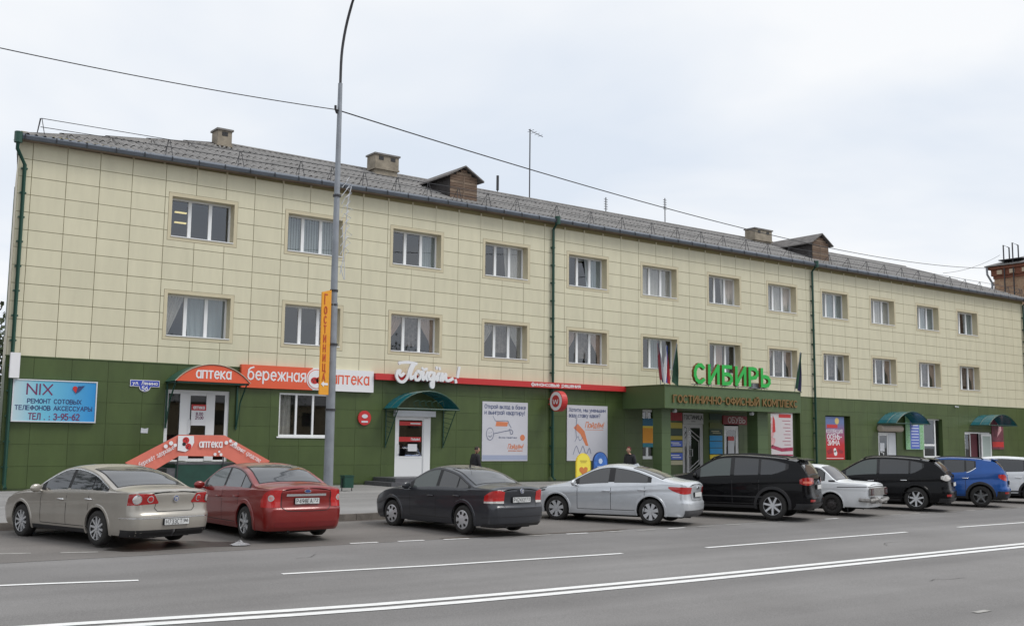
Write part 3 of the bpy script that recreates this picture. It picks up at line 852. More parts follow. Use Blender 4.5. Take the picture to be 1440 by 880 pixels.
# landing with steps on both sides
t = thing('entrance_landing', 'raised dark green landing with steps below the pharmacy door', 'steps', (14.55, -.03, .13))
q = MB(); q.box(-1.4, 1.2, -1.9, -.02, 0, .90); q.build('platform', mat('landing_green', (.012, .055, .04), .5, var=.15), t)
q = MB(); q.box(-1.42, 1.22, -1.92, -.02, .901, .95); q.build('slab', granite, t)
for k in range(5):
    h = .77 - k * .17
    q = MB(); q.box(1.2 + .3 * k, 1.5 + .3 * k, -1.9, -.02, 0, h); q.build('step', granite, t)
    q = MB(); q.box(-1.7 - .3 * k, -1.4 - .3 * k, -1.9, -.02, 0, h); q.build('step', granite, t)
for x in (-1.35, .3, -3.05, 2.0):
    q = MB(); zb_ = .0
    q.tube([(x, -1.95, zb_), (x, -1.95, (2.05 if abs(x) < 2 else 1.05) - .13)], .022, 6); q.build('rail_post', steel, t)
q = MB(); q.tube([(-3.15, -1.95, .95), (-1.37, -1.95, 1.92), (.3, -1.95, 1.92), (2.05, -1.95, 1.01)], .022, 6); q.build('handrail', steel, t)
# banner on the rail
salmon = mat('salmon_banner', (.66, .17, .12), .55, var=.05, scale=1.5)
bt = thing('rail_banner', 'salmon pharmacy banner with ladybird hung over the stair rail', 'banner', (14.0, -2.03, 0))
X = lambda x: x - 14.0
q = MB()
top = [(11.38, 1.10), (13.18, 2.06), (14.85, 2.06), (16.62, 1.15)]
bot = [(12.05, .66), (13.22, 1.33), (14.82, 1.31), (16.1, .66)]
P = []
for (a, b) in zip(range(3), range(1, 4)):
    n = 8
    for k in range(n + (b == 3)):
        u = k / n
        tx, tz = top[a][0] + (top[b][0] - top[a][0]) * u, top[a][1] + (top[b][1] - top[a][1]) * u
        bx, bz = bot[a][0] + (bot[b][0] - bot[a][0]) * u, bot[a][1] + (bot[b][1] - bot[a][1]) * u
        sag = .02 * sin(u * pi * 2)
        P.append(((X(tx), 0, tz), (X(bx), -.02 - sag, bz)))
q.grid([[a for a, b in P], [b for a, b in P]]); q.grid([[(b[0], b[1] + .02, b[2]) for a, b in P], [(a[0], a[1] + .02, a[2]) for a, b in P]])
q.build('cloth', salmon, bt)
q = MB(); ftext(q, 'аптека', X(13.92), 1.64, -.055, .26, .042, width=.82)
text(q, 'бережёт здоровье!', (X(11.86), -.055, .95), (.88, 0, .475), (-.475, 0, .88), FN, .15, .018, width=1.35, slant=.2)
text(q, 'Экономит средства', (X(15.03), -.055, 1.72), (.88, 0, -.475), (.475, 0, .88), FN, .15, .018, width=1.3, slant=.2)
for (x, z, r) in ((12.72, 1.66, .07), (12.9, 1.77, .075), (13.05, 1.70, .06), (14.9, 1.80, .07), (15.05, 1.86, .06), (15.25, 1.76, .07), (14.5, 1.39, .055), (14.65, 1.48, .04), (14.72, 1.38, .055)):
    disc(q, (X(x), -.055, z), r, (0, -.004, 0), 12)
q.prism([(X(13.14), -.05, 1.52), (X(13.42), -.05, 1.47), (X(13.62), -.05, 1.6), (X(13.72), -.05, 1.8), (X(13.7), -.05, 2.03), (X(13.14), -.05, 2.03)], (0, -.006, 0))
q.build('print', white, bt)
q = MB(); q.cur = 0; disc(q, (X(13.42), -.06, 1.87), .12, (0, -.004, 0), 12); disc(q, (X(13.52), -.06, 1.66), .11, (0, -.004, 0), 12)
q.cur = 1; disc(q, (X(13.36), -.06, 1.74), .065, (0, -.006, 0), 10)
for dx, dz in ((-.04, .05), (.04, .0), (.02, .06), (.08, -.22), (.13, -.18), (.1, -.27)): disc(q, (X(13.4 + dx), -.0645, 1.86 + dz), .02, (0, -.003, 0), 8)
q.build('print', [red, black], bt)

# ---- long pharmacy banner board
t = thing('pharmacy_sign', 'long pharmacy board with orange and white halves above the windows', 'sign', (19.03, -.02, 3.9))
x = lambda v: v - 19.03
q = MB(); q.box(x(16.15), x(19.15), -.16, 0, 0, .88); q.build('orange_panel', orange, t)
q = MB(); q.box(x(19.15), x(21.92), -.16, 0, 0, .88); q.build('white_panel', white, t)
q = MB(); disc(q, (x(19.3), -.161, .44), .43, (0, -.01, 0), 28); q.build('roundel', white, t)
q = MB(); disc(q, (x(19.3), -.172, .44), .385, (0, -.006, 0), 28); q.build('ring', orange, t)
q = MB(); disc(q, (x(19.3), -.179, .44), .36, (0, -.006, 0), 28); q.build('roundel', white, t)
q = MB(); q.cur = 0; disc(q, (x(19.22), -.186, .38), .17, (0, -.004, 0), 14, squash=.8); disc(q, (x(19.42), -.186, .4), .14, (0, -.004, 0), 14)
q.cur = 1
for dx, dz in ((-.08, .03), (-.02, -.05), (.04, .05), (.18, .0), (.24, .06), (.2, .1), (.1, .02)): disc(q, (x(19.2 + dx), -.191, .38 + dz), .028, (0, -.003, 0), 8)
q.build('ladybird', [red, black], t)
q = MB(); ftext(q, 'бережная', x(16.42), .32, -.162, .45, .06, width=2.4); q.build('lettering', white, t)
q = MB(); ftext(q, 'аптека', x(20.0), .31, -.162, .45, .06, width=1.68); q.build('lettering', orange, t)
# ground floor window beside it
recess(17.83, 20.05, 2.06, 3.76, .14, pvc, 'window_surround')
wn = put('window', None, hb)
q = MB(); q.box(17.83, 20.05, .06, .13, 2.06, 2.13); q.box(17.83, 20.05, .06, .13, 3.69, 3.76); q.box(17.83, 17.9, .06, .13, 2.13, 3.69); q.box(19.98, 20.05, .06, .13, 2.13, 3.69)
q.box(18.55, 18.63, .06, .13, 2.13, 3.69); q.box(18.63, 19.98, .06, .13, 3.1, 3.17) if 0 else None; q.box(19.28, 19.36, .06, .13, 2.13, 3.69); q.build('frame', pvc, wn)
q = MB(); q.box(17.75, 20.1, -.06, .02, 2.0, 2.055); q.build('sill', pvc, wn)
q = MB(); q.box(17.9, 19.98, .09, .1, 2.13, 3.69); q.build('pane', glass, wn)
wavy(17.9, 18.5, 2.1, 3.7, .3, None, 14).build('curtain', linen, wn)
q = MB(); room(q, 17.7, 20.2, 1.9, 3.9, .15, 2); q.build('room', dark, wn)

# ---- red fascia and script sign
t = thing('red_fascia', 'long red fascia strip lettered in white above the loan office', 'sign', (29.2, -.02, 4.44))
q = MB(); q.box(21.95 - 29.2, 36.5 - 29.2, -.28, 0, 0, .26); q.build('panel', red, t)
q = MB(); ftext(q, 'финансовые решения', 30.1 - 29.2, .07, -.282, .16, .032, width=2.95, sp=.16); q.build('lettering', white, t)
t = thing('script_sign', 'raised white handwritten sign on the red fascia over its door', 'sign', (24.42, -.36, 4.18))
# glyph strokes traced as handwriting in metres: x 0..3.2, z 0..1.1
def spl(pts, n=5):
    out = []
    P = [pts[0]] + list(pts) + [pts[-1]]
    for k in range(1, len(P) - 2):
        p0, p1, p2, p3 = [Vector(v) for v in P[k - 1:k + 3]]
        for j in range(n):
            u = j / n
            out.append(tuple(.5 * ((2 * p1) + (p2 - p0) * u + (2 * p0 - 5 * p1 + 4 * p2 - p3) * u * u + (3 * p1 - p0 - 3 * p2 + p3) * u ** 3)))
    out.append(tuple(pts[-1])); return out
def PT(*c):  # zoom pixels (24x) of the sign -> metres
    return [((x - 120) / 12 * .0353, 1.02 - (y - 100 - (x - 120) * .055) / 12 * .0340) for x, y in c]
letters = [PT((250, 275), (215, 300), (180, 270), (190, 230), (150, 240), (135, 310), (180, 380), (250, 390), (310, 330), (345, 220), (385, 130)),
           PT((180, 120), (190, 110), (320, 105), (455, 125)), PT((430, 130), (390, 200), (360, 290), (370, 345), (410, 320)),
           PT((480, 240), (440, 290), (450, 360), (500, 360), (530, 300), (500, 245), (480, 245)), PT((530, 260), (570, 250), (560, 320), (570, 360), (620, 300), (640, 260), (620, 340), (640, 370)),
           PT((550, 195), (585, 215), (625, 205)),
           PT((740, 270), (690, 260), (660, 310), (680, 360), (720, 340), (750, 270), (745, 380), (735, 470), (705, 470), (700, 420), (760, 360), (790, 330)),
           PT((800, 375), (860, 320), (840, 280), (810, 300), (800, 375)), PT((785, 180), (790, 200)), PT((835, 190), (840, 210)),
           PT((850, 380), (880, 280), (890, 380), (940, 290), (950, 370), (1000, 385), (1060, 360)),
           PT((1175, 190), (1150, 330)), PT((1112, 385), (1118, 410))]
q = MB()
for k, lt in enumerate(letters):
    ss = spl(lt, 4) if len(lt) > 2 else lt
    strokes(q, [ss], Vector((-1.6, 0, 0)), FX, FZ, FN, 1, .118 if k not in (5, 8, 9) else .095, ex=.08, lift=.002 + .012 * k)
q.build('script', white, t)
q = MB(); q.box(-1.2, 1.2, .005, .05, .25, .28); q.build('backing_rail', steel, t)

# red round clock sign on the wall
t = thing('round_plaque', 'small round red plaque on the green wall beside the lamp post', 'sign', (21.6, -.02, 2.85))
q = MB(); disc(q, (0, 0, 0), .30, (0, -.06, 0), 24); q.build('disc', red, t)
q = MB(); disc(q, (0, -.061, .07), .14, (0, -.01, 0), 16, squash=.6); q.box(-.15, .15, -.07, -.061, -.19, -.12); q.build('print', dirtywhite, t)

# ---- loan office door and awning
def steel_awning(name, label, x0, x1, z0, z1, dep, lattice=True):
    xc = (x0 + x1) / 2; hw = (x1 - x0) / 2; h = z1 - z0
    t = thing(name, label, 'awning', (xc, -.03, z0), 0, 'teal barrel awnings over the doors')
    q = MB(); n = 12
    A = archpts(hw, h, -dep, n); Bk = archpts(hw, h, 0, n); q.grid([A, Bk]); q.grid([[(a[0] * .99, a[1], a[2] - .012) for a in A], [(a[0] * .99, a[1], a[2] - .012) for a in Bk]])
    q.build('canopy_sheet', teal_t, t)
    q = MB(); q.tube(A, .028, 5); q.build('arch_rib', pipeg, t)
    q = MB(); q.tube(archpts(hw, h, -dep * .5, n), .022, 5); q.build('arch_rib', pipeg, t)
    q = MB(); q.tube([(-hw, -dep, 0), (hw, -dep, 0)], .03, 5); q.build('front_bar', pipeg, t)
    for s in (-1, 1):
        q = MB(); q.tube([(s * hw, -dep, 0), (s * hw, 0, 0)], .028, 5); q.build('side_bar', pipeg, t)
        if lattice:
            q = MB(); X_ = s * (hw - .12)
            q.tube([(X_, -dep + .1, -.02), (X_, -.06, -1.5)], .022, 5); q.tube([(X_, -.03, 0), (X_, -.03, -1.6)], .028, 5)
            for k in range(6): q.tube([(X_, -.03, -.2 * k - .1), (X_, -dep + .1 + (dep - .16) * (k + .9) / 7.5, -.2 * k - .2)], .01, 4)
            q.build('bracket', pipeg, t)
    return t
teal_t = mat('teal_sheet', (.004, .12, .155), .22, var=.15, scale=2)
t = steel_awning('teal_awning', 'teal barrel awning with lattice brackets over the white loan office door', 22.5, 25.6, 3.25, 4.0, 1.1)
q = MB()
for k in range(5): q.tube(spl([(-.6 + k * .3, -1.09, .05), (-.75 + k * .3, -1.09, .25), (-.5 + k * .3, -1.09, .35), (-.45 + k * .3, -1.09, .12)], 4), .012, 4)
q.build('scroll', pipeg, t)
d = door(hb, 'office_door', 23.1, 24.85, .2, 3.0, -.02, [(23.19, 24.55, 'door')], panel=1.05)
q = MB(); q.box(24.5, 24.78, -.04, .05, .2, 2.9); q.build('frame_post', pvc, d)
q = MB(); q.box(23.0, 24.98, -.22, .0, 2.96, 3.2); q.build('shutter_box', dirtywhite, d)
q = MB(); q.tube([(23.24, -.02, 1.35), (23.24, -.1, 1.4), (23.24, -.1, 1.75), (23.24, -.02, 1.8)], .02, 6); q.build('handle', pvc, d)
q = MB(); q.box(23.32, 24.42, .0, .012, 2.58, 2.75); q.box(23.3, 24.4, .0, .012, 1.9, 2.1); q.build('sticker', red, d)
q = MB(); ftext(q, 'Пойдём!', 23.9, 1.96, -.001, .09, .018, width=.42); q.box(23.85, 24.35, -.004, -.001, 2.64, 2.69); q.box(23.75, 24.2, .0, .012, 1.5, 1.8); q.build('sticker', white, d)
t = thing('granite_steps', 'low dark granite steps at the loan office door', 'steps', (23.6, -.9, .13))
for k in range(2):
    q = MB(); q.box(-1.9 + .4 * k, 1.6, -1.3 + .38 * k, .87, .16 * k, .16 * (k + 1) - .001); q.build('step', granite, t)

# ---- posters
paper = mat('grey_poster', (.55, .55, .60), .5, var=.04, scale=.8)
ink = mat('poster_ink', (.10, .12, .22), .6)
fur = mat('orange_print', (.62, .20, .09), .6)
def poster(x0, x1, z0, z1, label):
    t = thing('bank_poster', label, 'poster', ((x0 + x1) / 2, -.02, z0), 0, 'large grey bank posters on the green wall')
    w_ = x1 - x0; h = z1 - z0
    q = MB(); q.box(-w_ / 2, w_ / 2, -.03, 0, 0, h); q.build('sheet', paper, t)
    return t, w_, h
t, w_, h = poster(27.55, 30.1, 1.08, 3.72, 'grey bank poster with a key drawing and orange seal near the drainpipe')
q = MB(); ftext(q, 'Открой вклад в банке', -w_ / 2 + .12, h - .3, -.031, .17, .03, width=2.3, sp=.14); q.build('lettering', ink, t); q = MB(); ftext(q, 'и выиграй квартиру!', -w_ / 2 + .12, h - .56, -.031, .17, .03, width=2.25, sp=.14); q.build('lettering', ink, t); q = MB()
ftext(q, 'Вклад «Квартира»'.replace('«', '').replace('»', ''), -.35, 1.02, -.031, .07, .012, width=1.0)
strokes(q, [spl([(-.85 + .2 * cos(a), 1.2 + .27 * sin(a)) for a in [k * pi / 4 for k in range(9)]], 3), [(-.65, 1.22), (.25, 1.38), (.3, 1.2), (.4, 1.22), (.42, 1.32), (.35, 1.4), (.2, 1.42)], [(-.92, 1.25), (-.9, 1.25)], [(-.8, 1.27), (-.78, 1.27)], spl([(-.93, 1.12), (-.85, 1.07), (-.76, 1.14)], 3)], Vector((0, -.03, 0)), FX, FZ, FN, 1, .022)
strokes(q, [spl([(-.7, 2.0), (-.6, 1.85), (-.5, 1.78), (.1, 1.8), (.2, 1.66), (.32, 1.5)], 3)], Vector((0, -.03, 0)), FX, FZ, FN, 1, .02)
q.build('lettering', ink, t)
q = MB(); disc(q, (.98, -.031, 1.05), .14, (0, -.003, 0), 18)
q.prism([(-.55, -.031, 1.55), (.1, -.031, 1.55), (.16, -.031, 1.74), (-.5, -.031, 1.76)], (0, -.003, 0))
ftext(q, 'Пойдём!', .15, .55, -.031, .2, .032, width=.85, slant=.25); ftext(q, 'финансовые решения', .18, .44, -.031, .05, .012, width=.8)
q.build('print', fur, t)
q = MB(); q.box(-w_ / 2 + .02, w_ / 2 - .02, -.033, -.03, .04, .26); q.build('footer', mat('poster_blue', (.33, .37, .50), .5), t)
t, w_, h = poster(32.45, 35.0, 1.08, 3.70, 'grey bank poster behind the pavement signs beside the hotel porch')
q = MB(); ftext(q, 'Хотите, мы уменьшим', -w_ / 2 + .12, h - .3, -.031, .17, .03, width=2.3, sp=.14); q.build('lettering', ink, t); q = MB(); ftext(q, 'вашу ставку вдвое?', -w_ / 2 + .12, h - .56, -.031, .17, .03, width=1.95, sp=.14)
strokes(q, [spl([(-.8, .9), (-.6, 1.15), (-.5, .95), (-.3, 1.1)], 3), spl([(-.9, .3), (-.7, .7), (-.5, .35), (-.3, .7), (-.1, .3), (.1, .6), (.2, .35)], 3), spl([(-.7, 1.1), (-.75, 1.5), (-.7, 1.8), (-.68, 2.1)], 3)], Vector((0, -.03, 0)), FX, FZ, FN, 1, .022)
q.build('lettering', ink, t)
q = MB(); ftext(q, 'Пойдём!', -.15, h - 1.05, -.031, .26, .04, width=1.15, slant=.25); q.box(-.15, 1.0, -.033, -.03, h - 1.16, h - 1.14)
q.prism([(-.88, -.031, 1.55), (-.62, -.031, 1.75), (-.2, -.031, 1.4), (.05, -.031, .7), (-.12, -.031, .72), (-.45, -.031, 1.25)], (0, -.003, 0)); q.build('print', fur, t)
# round projecting sign
t = thing('round_lightbox', 'round red and white double sided sign projecting beside the drainpipe', 'sign', (31.35, -.75, 3.82))
q = MB(); disc(q, (-.16, 0, 0), .47, (.32, 0, 0), 28, Vector((0, 1, 0)), FZ); q.build('drum', red, t)
q = MB(); disc(q, (-.161, 0, 0), .43, (-.01, 0, 0), 28, Vector((0, 1, 0)), FZ); q.build('face', white, t)
q = MB(); disc(q, (-.172, 0, .0), .28, (-.008, 0, 0), 20, Vector((0, 1, 0)), FZ); q.build('emblem', mat('emblem_red', (.5, .05, .05), .5), t)
q = MB(); strokes(q, [spl([(-.18, .06), (-.1, -.12), (0, .05), (.1, -.12), (.18, .06)], 3)], Vector((-.181, 0, 0)), Vector((0, -1, 0)), FZ, Vector((-1, 0, 0)), 1, .05); q.build('print', white, t)
q = MB(); q.tube([(0, .47, .12), (0, .74, .12)], .03, 5); q.tube([(0, .47, -.12), (0, .74, -.12)], .03, 5); q.build('bracket', red, t)

# ---- hotel porch
PY = -2.95
PX0, PX1, PZ0, PZ1 = 36.0, 46.05, 3.60, 4.68
pg = mat('porch_green', (.072, .115, .045), .45, var=.06, scale=1)
pc = put('porch_canopy', None, hb)
q = MB(); q.box(PX0, PX1, PY, -.04, PZ0, PZ1 - .01); q.build('box', pg, pc)
q = MB(); q.box(PX0 - .05, PX1 + .05, PY - .05, -.04, PZ1 - .009, PZ1 + .03); q.build('coping', green2, pc)
q = MB(); q.box(PX0 - .012, PX0 + .025, PY - .012, PY + .025, PZ0, PZ1 - .01); q.build('corner_trim', green2, pc)
for (a, b, y0, y1) in ((36.45, 37.05, -2.3, -1.7), (43.35, 44.15, -2.3, -1.6)):
    q = MB(); q.box(a, b, y0, y1, .1, PZ0); q.build('porch_pillar', pg, hb)
    for z in (.93, 1.68, 2.42, 3.16):
        q = MB(); q.box(a - .003, b + .003, y0 - .003, y1 + .003, z, z + .012); q.build('pillar_joint', gjoint, hb)
t = thing('bronze_lettering', 'bronze raised lettering along the green porch fascia', 'sign', (41.2, PY - .02, 3.95))
q = None
s_ = 'ГОСТИНИЧНО-ОФИСНЫЙ КОМПЛЕКС'
wx = 9.1 / twidth(s_, .42, .22); cx = 36.55 - 41.2
bronze = mat('bronze', (.22, .13, .045), .45, metal=.2)
for c in s_:
    gw, st = G[c]
    if st:
        q = MB(); strokes(q, st, Vector((cx, 0, -.06)), FX, FZ, FN, .33, .058, ex=.05, wx=wx * .42 / .33); q.build('letter', bronze, t)
    cx += (gw + .22) * .42 * wx
t = thing('green_hotel_letters', 'big bright green block letters standing on the porch roof', 'sign', (41.5, -2.55, 4.95))
lg = mat('letter_green', (.015, .42, .06), .35); lside = mat('letter_side', (.22, .09, .03), .5)
s_ = 'СИБИРЬ'; Hh = .84; cx = 0
x0s, x1s = 38.5, 44.05
wx = (x1s - x0s) / twidth(s_, Hh, .3); cx = x0s - 41.5
for c in s_:
    gw, st = G[c]
    q = MB(); strokes(q, st, Vector((cx, 0, 0)), FX, FZ, FN, Hh, .185, ex=.012, wx=wx, lift=0)
    lt = q.build('letter', lg, t)
    q = MB(); strokes(q, st, Vector((cx, .15, 0)), FX, FZ, FN, Hh, .175, ex=.13, wx=wx, lift=0); q.build('side_wall', lside, lt)
    cx += (gw + .3) * Hh * wx
for x in (38.8, 39.8, 40.8, 41.8, 42.8, 43.8):
    q = MB(); q.tube([(x - 41.5, .1, .0), (x - 41.5, .5, -.26)], .018, 4); q.tube([(x - 41.5, .15, .0), (x - 41.5, .15, -.26)], .018, 4); q.build('strut', galv, t)
q = MB(); q.tube([(38.4 - 41.5, .15, -.12), (44.1 - 41.5, .15, -.12)], .02, 4); q.build('strut', galv, t)
t = thing('floodlight', 'small grey floodlight standing behind the big green letters', 'floodlight', (43.3, -2.2, 4.71))
q = MB(); q.box(-.3, .3, -.12, .12, .08, .36); q.build('housing', galv, t); q = MB(); q.box(-.05, .05, -.05, .05, 0, .08); q.build('foot', steel, t)
# flags
def flag(x, y, z, cols_, label, lean=-.18, hgt=2.3, dx=-.25):
    t = thing('flag', label, 'flag', (x, y, z), 0, 'flags at the corners of the hotel porch')
    q = MB(); q.tube([(0, 0, 0), (lean * -1 * .9, -.1, hgt)], .02, 5); q.build('pole', galv, t)
    n = len(cols_)
    tx, tz = -lean * .9, hgt
    for k, m_ in enumerate(cols_):
        P = []
        for j in range(9):
            v = j / 8; row = []
            for i in range(4):
                u = (k + i / 3) / n
                wdt = (.04 + .36 * v)
                row.append((tx * (1 - v * .8) + dx * v + u * wdt, -.1 + .06 * sin(u * 9 + v * 3), tz - .05 - v * (hgt * .86) - u * .2 * v))
            P.append(row)
        q = MB(); q.grid(P); q.build('cloth', m_, t)
    return t
fw_ = mat('flag_white', (.7, .7, .72), .8); fb_ = mat('flag_blue', (.03, .08, .40), .8); fr_ = mat('flag_red', (.50, .03, .03), .8); fg_ = mat('flag_green', (.012, .055, .03), .8, var=.3); fd_ = mat('flag_dark', (.03, .03, .08), .8)
flag(35.75, -2.95, 4.68, [mat('flag_wine', (.22, .03, .04), .8), fd_, fw_], 'folded red and white flag first in the cluster on the porch corner', lean=.3, dx=-.1, hgt=2.0)
flag(36.05, -2.9, 4.68, [fw_, fb_, fr_], 'white blue and red flag in the middle of the porch corner cluster', lean=-.05, dx=-.15, hgt=1.9)
flag(36.35, -2.9, 4.6, [fg_], 'dark green flag next to the tricolour on the porch corner', lean=-.5, dx=.0, hgt=2.1)
flag(45.6, -2.9, 4.62, [fg_, fd_], 'dark green and blue flag alone at the far porch corner', lean=-.5, dx=-.1, hgt=2.2)
# camera and lamps below canopy
for x, lab in ((37.4, 'small white lamp under the porch edge above the sign stack'), (43.0, 'small white lamp under the porch edge above the shoe shop')):
    t = thing('porch_lamp', lab, 'lamp', (x, -2.2, 3.6)); q = MB(); disc(q, (0, .06, -.09), .09, (0, -.16, 0), 12); q.build('housing', dirtywhite, t); q = MB(); q.box(-.03, .03, -.02, .04, -.02, 0); q.build('mount', steel, t)
# window left of the pillar with advertising strips
recess(37.4, 38.1, 1.15, 3.6, .12, green2)
wn = put('window', None, hb)
q = MB(); q.box(37.4, 38.1, .05, .1, 1.15, 1.3); q.box(37.4, 38.1, .05, .1, 3.5, 3.6); q.box(37.68, 37.82, .05, .1, 1.3, 3.5); q.build('frame', pvc, wn)
q = MB(); q.box(37.4, 38.1, .07, .08, 1.3, 3.5); q.build('pane', glass, wn); q = MB(); room(q, 37.3, 38.2, 1.0, 3.7, .12, 1.5); q.build('room', dark, wn)
t = thing('window_advert', 'tall teal and orange advert panel on the narrow window by the porch', 'poster', (37.75, .0, 1.75))
az_ = [(0, .2, mat('adv_teal', (.02, .22, .30), .5)), (.2, .95, mat('adv_orange', (.75, .30, .01), .5)), (.95, 1.05, yellow), (1.05, 1.42, mat('adv_teal2', (.02, .14, .25), .5))]
for a, b, m_ in az_: q = MB(); q.box(-.36, .36, -.02, .02, a, b); q.build('panel', m_, t)
def sign_stack(x0, x1, y, items, labels):
    """one sign object for each board in the stack"""
    for (z0, z1, m_, s, tm), lab in zip(items, labels):
        t = thing('company_sign', lab, 'sign', ((x0 + x1) / 2, y, z0), 0, 'small company boards stacked at the hotel entrance')
        hw = (x1 - x0) / 2; q = MB(); q.box(-hw, hw, -.03, 0, 0, z1 - z0); q.build('panel', m_, t)
        if s: q = MB(); q.box(-hw * .75, hw * .5, -.034, -.0305, (z1 - z0) * .58, (z1 - z0) * .72); q.box(-hw * .55, hw * .75, -.034, -.0305, (z1 - z0) * .28, (z1 - z0) * .4); q.build('lettering', tm, t)
bl2 = mat('sign_blue2', (.06, .12, .50), .4); cy = mat('sign_cyan', (.02, .28, .60), .4); olive = mat('sign_olive', (.10, .12, .03), .5); cr2 = mat('sign_cream', (.45, .42, .28), .5); ye2 = mat('sign_ochre', (.42, .34, .05), .5); dgr = mat('sign_dark', (.03, .06, .045), .5)
pinkred = mat('sign_darkred', (.30, .02, .03), .5)
sign_stack(39.2, 40.15, -.03, [(3.1, 3.52, pinkred, '', None), (2.72, 3.0, ye2, '', None), (2.36, 2.66, dgr, '', None), (2.14, 2.32, ye2, '', None), (1.78, 2.08, bl2, '-', white), (1.5, 1.74, cr2, '', None), (1.12, 1.46, bl2, '-', white), (.86, 1.08, cr2, '', None)],
   ['dark red board at the top of the stack between pillar and hotel door', 'ochre board under the dark red one beside the hotel door', 'dark green board in the stack beside the hotel door', 'thin ochre board under the dark green one beside the hotel door',
    'upper blue board in the stack beside the hotel door', 'pale cream board between the two blue ones beside the hotel door', 'lower blue board in the stack beside the hotel door', 'beige board at the foot of the stack beside the hotel door'])
sign_stack(42.2, 43.15, -.03, [(3.2, 3.52, dgr, '', None), (2.78, 3.05, olive, '', None), (2.42, 2.7, dgr, '-', cr2), (2.1, 2.38, cy, '', None), (1.75, 2.06, cy, '', None), (1.42, 1.72, cy, '', None), (1.15, 1.38, yellow, '', None)],
   ['blackish board at the top of the stack beside the shoe shop door', 'olive board second from the top beside the shoe shop door', 'dark board with pale writing above the cyan ones by the shoe shop', 'uppermost of three cyan boards beside the shoe shop door',
    'middle of three cyan boards beside the shoe shop door', 'lowest of three cyan boards beside the shoe shop door', 'yellow board under the cyan ones beside the shoe shop door'])
# hotel door
gw_ = mat('grey_door', (.42, .42, .42), .4)
d = door(hb, 'hotel_door', 39.9 + .35, 41.75, .2, 2.95, .02, [(40.34, 40.62, 'lite'), (40.62, 41.66, 'door')], gw_)
q = MB(); q.box(40.25, 41.75, -.02, .06, 2.96, 3.52); q.build('transom_panel', gw_, d)
q = MB(); ftext(q, 'ГОСТИНИЦА', 41.0, 3.2, -.022, .2, .035, width=1.35, center=True); q.box(40.85, 41.15, -.024, -.021, 3.07, 3.1); q.build('lettering', black, d)
q = MB()
for pts in ([(40.7, 2.72), (41.6, 2.2)], [(40.7, 2.5), (41.45, 2.05)], [(41.45, 2.1), (41.45, .9)], [(41.55, 2.2), (41.55, .9)], [(40.7, .45), (41.55, .95)], [(40.7, .62), (41.45, 1.1)], [(40.36, 2.3), (40.6, 2.55)], [(40.36, 2.1), (40.6, 2.35)]):
    q.tube([(x, .03, z) for x, z in pts], .025, 4)
q.build('grille_bar', gw_, d)
q = MB(); q.tube([(40.72, .02, 1.3), (40.85, -.08, 1.3), (40.85, -.08, 1.65), (40.72, .02, 1.65)], .025, 5); q.build('handle', gw_, d)
q = MB(); q.box(39.9, 40.25, .03, .09, .2, 3.55); q.build('side_panel', green2, d)
# shoe shop
d = door(hb, 'shoe_shop_door', 43.35, 44.5, .2, 2.9, .02, [(43.44, 44.41, 'door')])
t = thing('shoe_shop_sign', 'dark red shoe shop sign with pale letters under the porch', 'sign', (44.2, -.02, 2.98))
q = MB(); q.box(-1.0, 1.15, -.08, 0, 0, .46); q.build('panel', mat('sign_maroon', (.22, .02, .025), .5), t)
q = MB(); ftext(q, 'ОБУВЬ', .05, .1, -.082, .28, .05, width=1.35, center=True); q.build('lettering', mat('pale_letter', (.6, .5, .5), .5), t)
t = thing('door_notice', 'white and red sale sheet taped inside the shoe shop door', 'notice', (43.9, .02, 1.4))
q = MB(); q.box(-.24, .24, -.01, 0, 0, .85); q.build('sheet', dirtywhite, t); q = MB(); q.box(-.24, .24, -.014, -.0105, .72, .95); q.build('heading', red, t)
# posters in niches
def niche(x0, x1, z0, z1, dep=.3):
    recess(x0, x1, z0, z1, dep); q = MB(); q.poly([(x0, dep, z0), (x1, dep, z0), (x1, dep, z1), (x0, dep, z1)]); return q.build('niche_back', gjoint, hb)
niche(47.15, 49.7, 1.25, 3.75)
t = thing('boot_poster', 'white and wine red footwear price poster in the niche under the porch end', 'poster', (48.15, .12, 1.3))
q = MB(); q.box(-1.0, 1.0, -.03, 0, 0, 2.42); q.build('sheet', mat('poster_white', (.58, .54, .56), .5), t)
wine = mat('wine_print', (.34, .03, .08), .5, var=.3, scale=3); rose = mat('rose_print', (.62, .34, .36), .5, var=.2, scale=5)
q = MB(); q.prism([(-.98, -.031, .45), (0, -.031, .25), (.98, -.031, .3), (.98, -.031, .5), (0, -.031, .45), (-.8, -.031, .62)], (0, -.003, 0)); q.prism([(-.98, -.031, .02), (.98, -.031, .02), (.98, -.031, .1), (-.98, -.031, .1)], (0, -.003, 0)); q.build('print', wine, t)
q = MB()
for k in range(9): disc(q, (-.78 + .12 * sin(k * 2.1), -.031 - k * .0005, .7 + k * .17), .17 - .008 * k, (0, -.003, 0), 9)
q.build('print', rose, t)
q = MB(); q.prism([(-.75, -.038, 1.3), (-.5, -.038, 1.35), (-.55, -.038, 2.0), (-.7, -.038, 2.25)], (0, -.003, 0)); q.box(-.2, .85, -.035, -.031, 2.14, 2.34); q.build('print', red, t)
q = MB()
for k, wd in enumerate((.7, .5, .65, .45, .6, .5, .7, .55)): q.box(.8 - wd, .8, -.034, -.031, 1.95 - k * .19, 1.98 - k * .19)
q.build('print', wine, t)
niche(52.0, 54.35, 1.08, 3.66)
t = thing('season_poster', 'red and blue autumn winter collection poster in the second niche', 'poster', (52.95, .12, 1.1))
m = bpy.data.materials.new('red_blue_print'); m.use_nodes = True
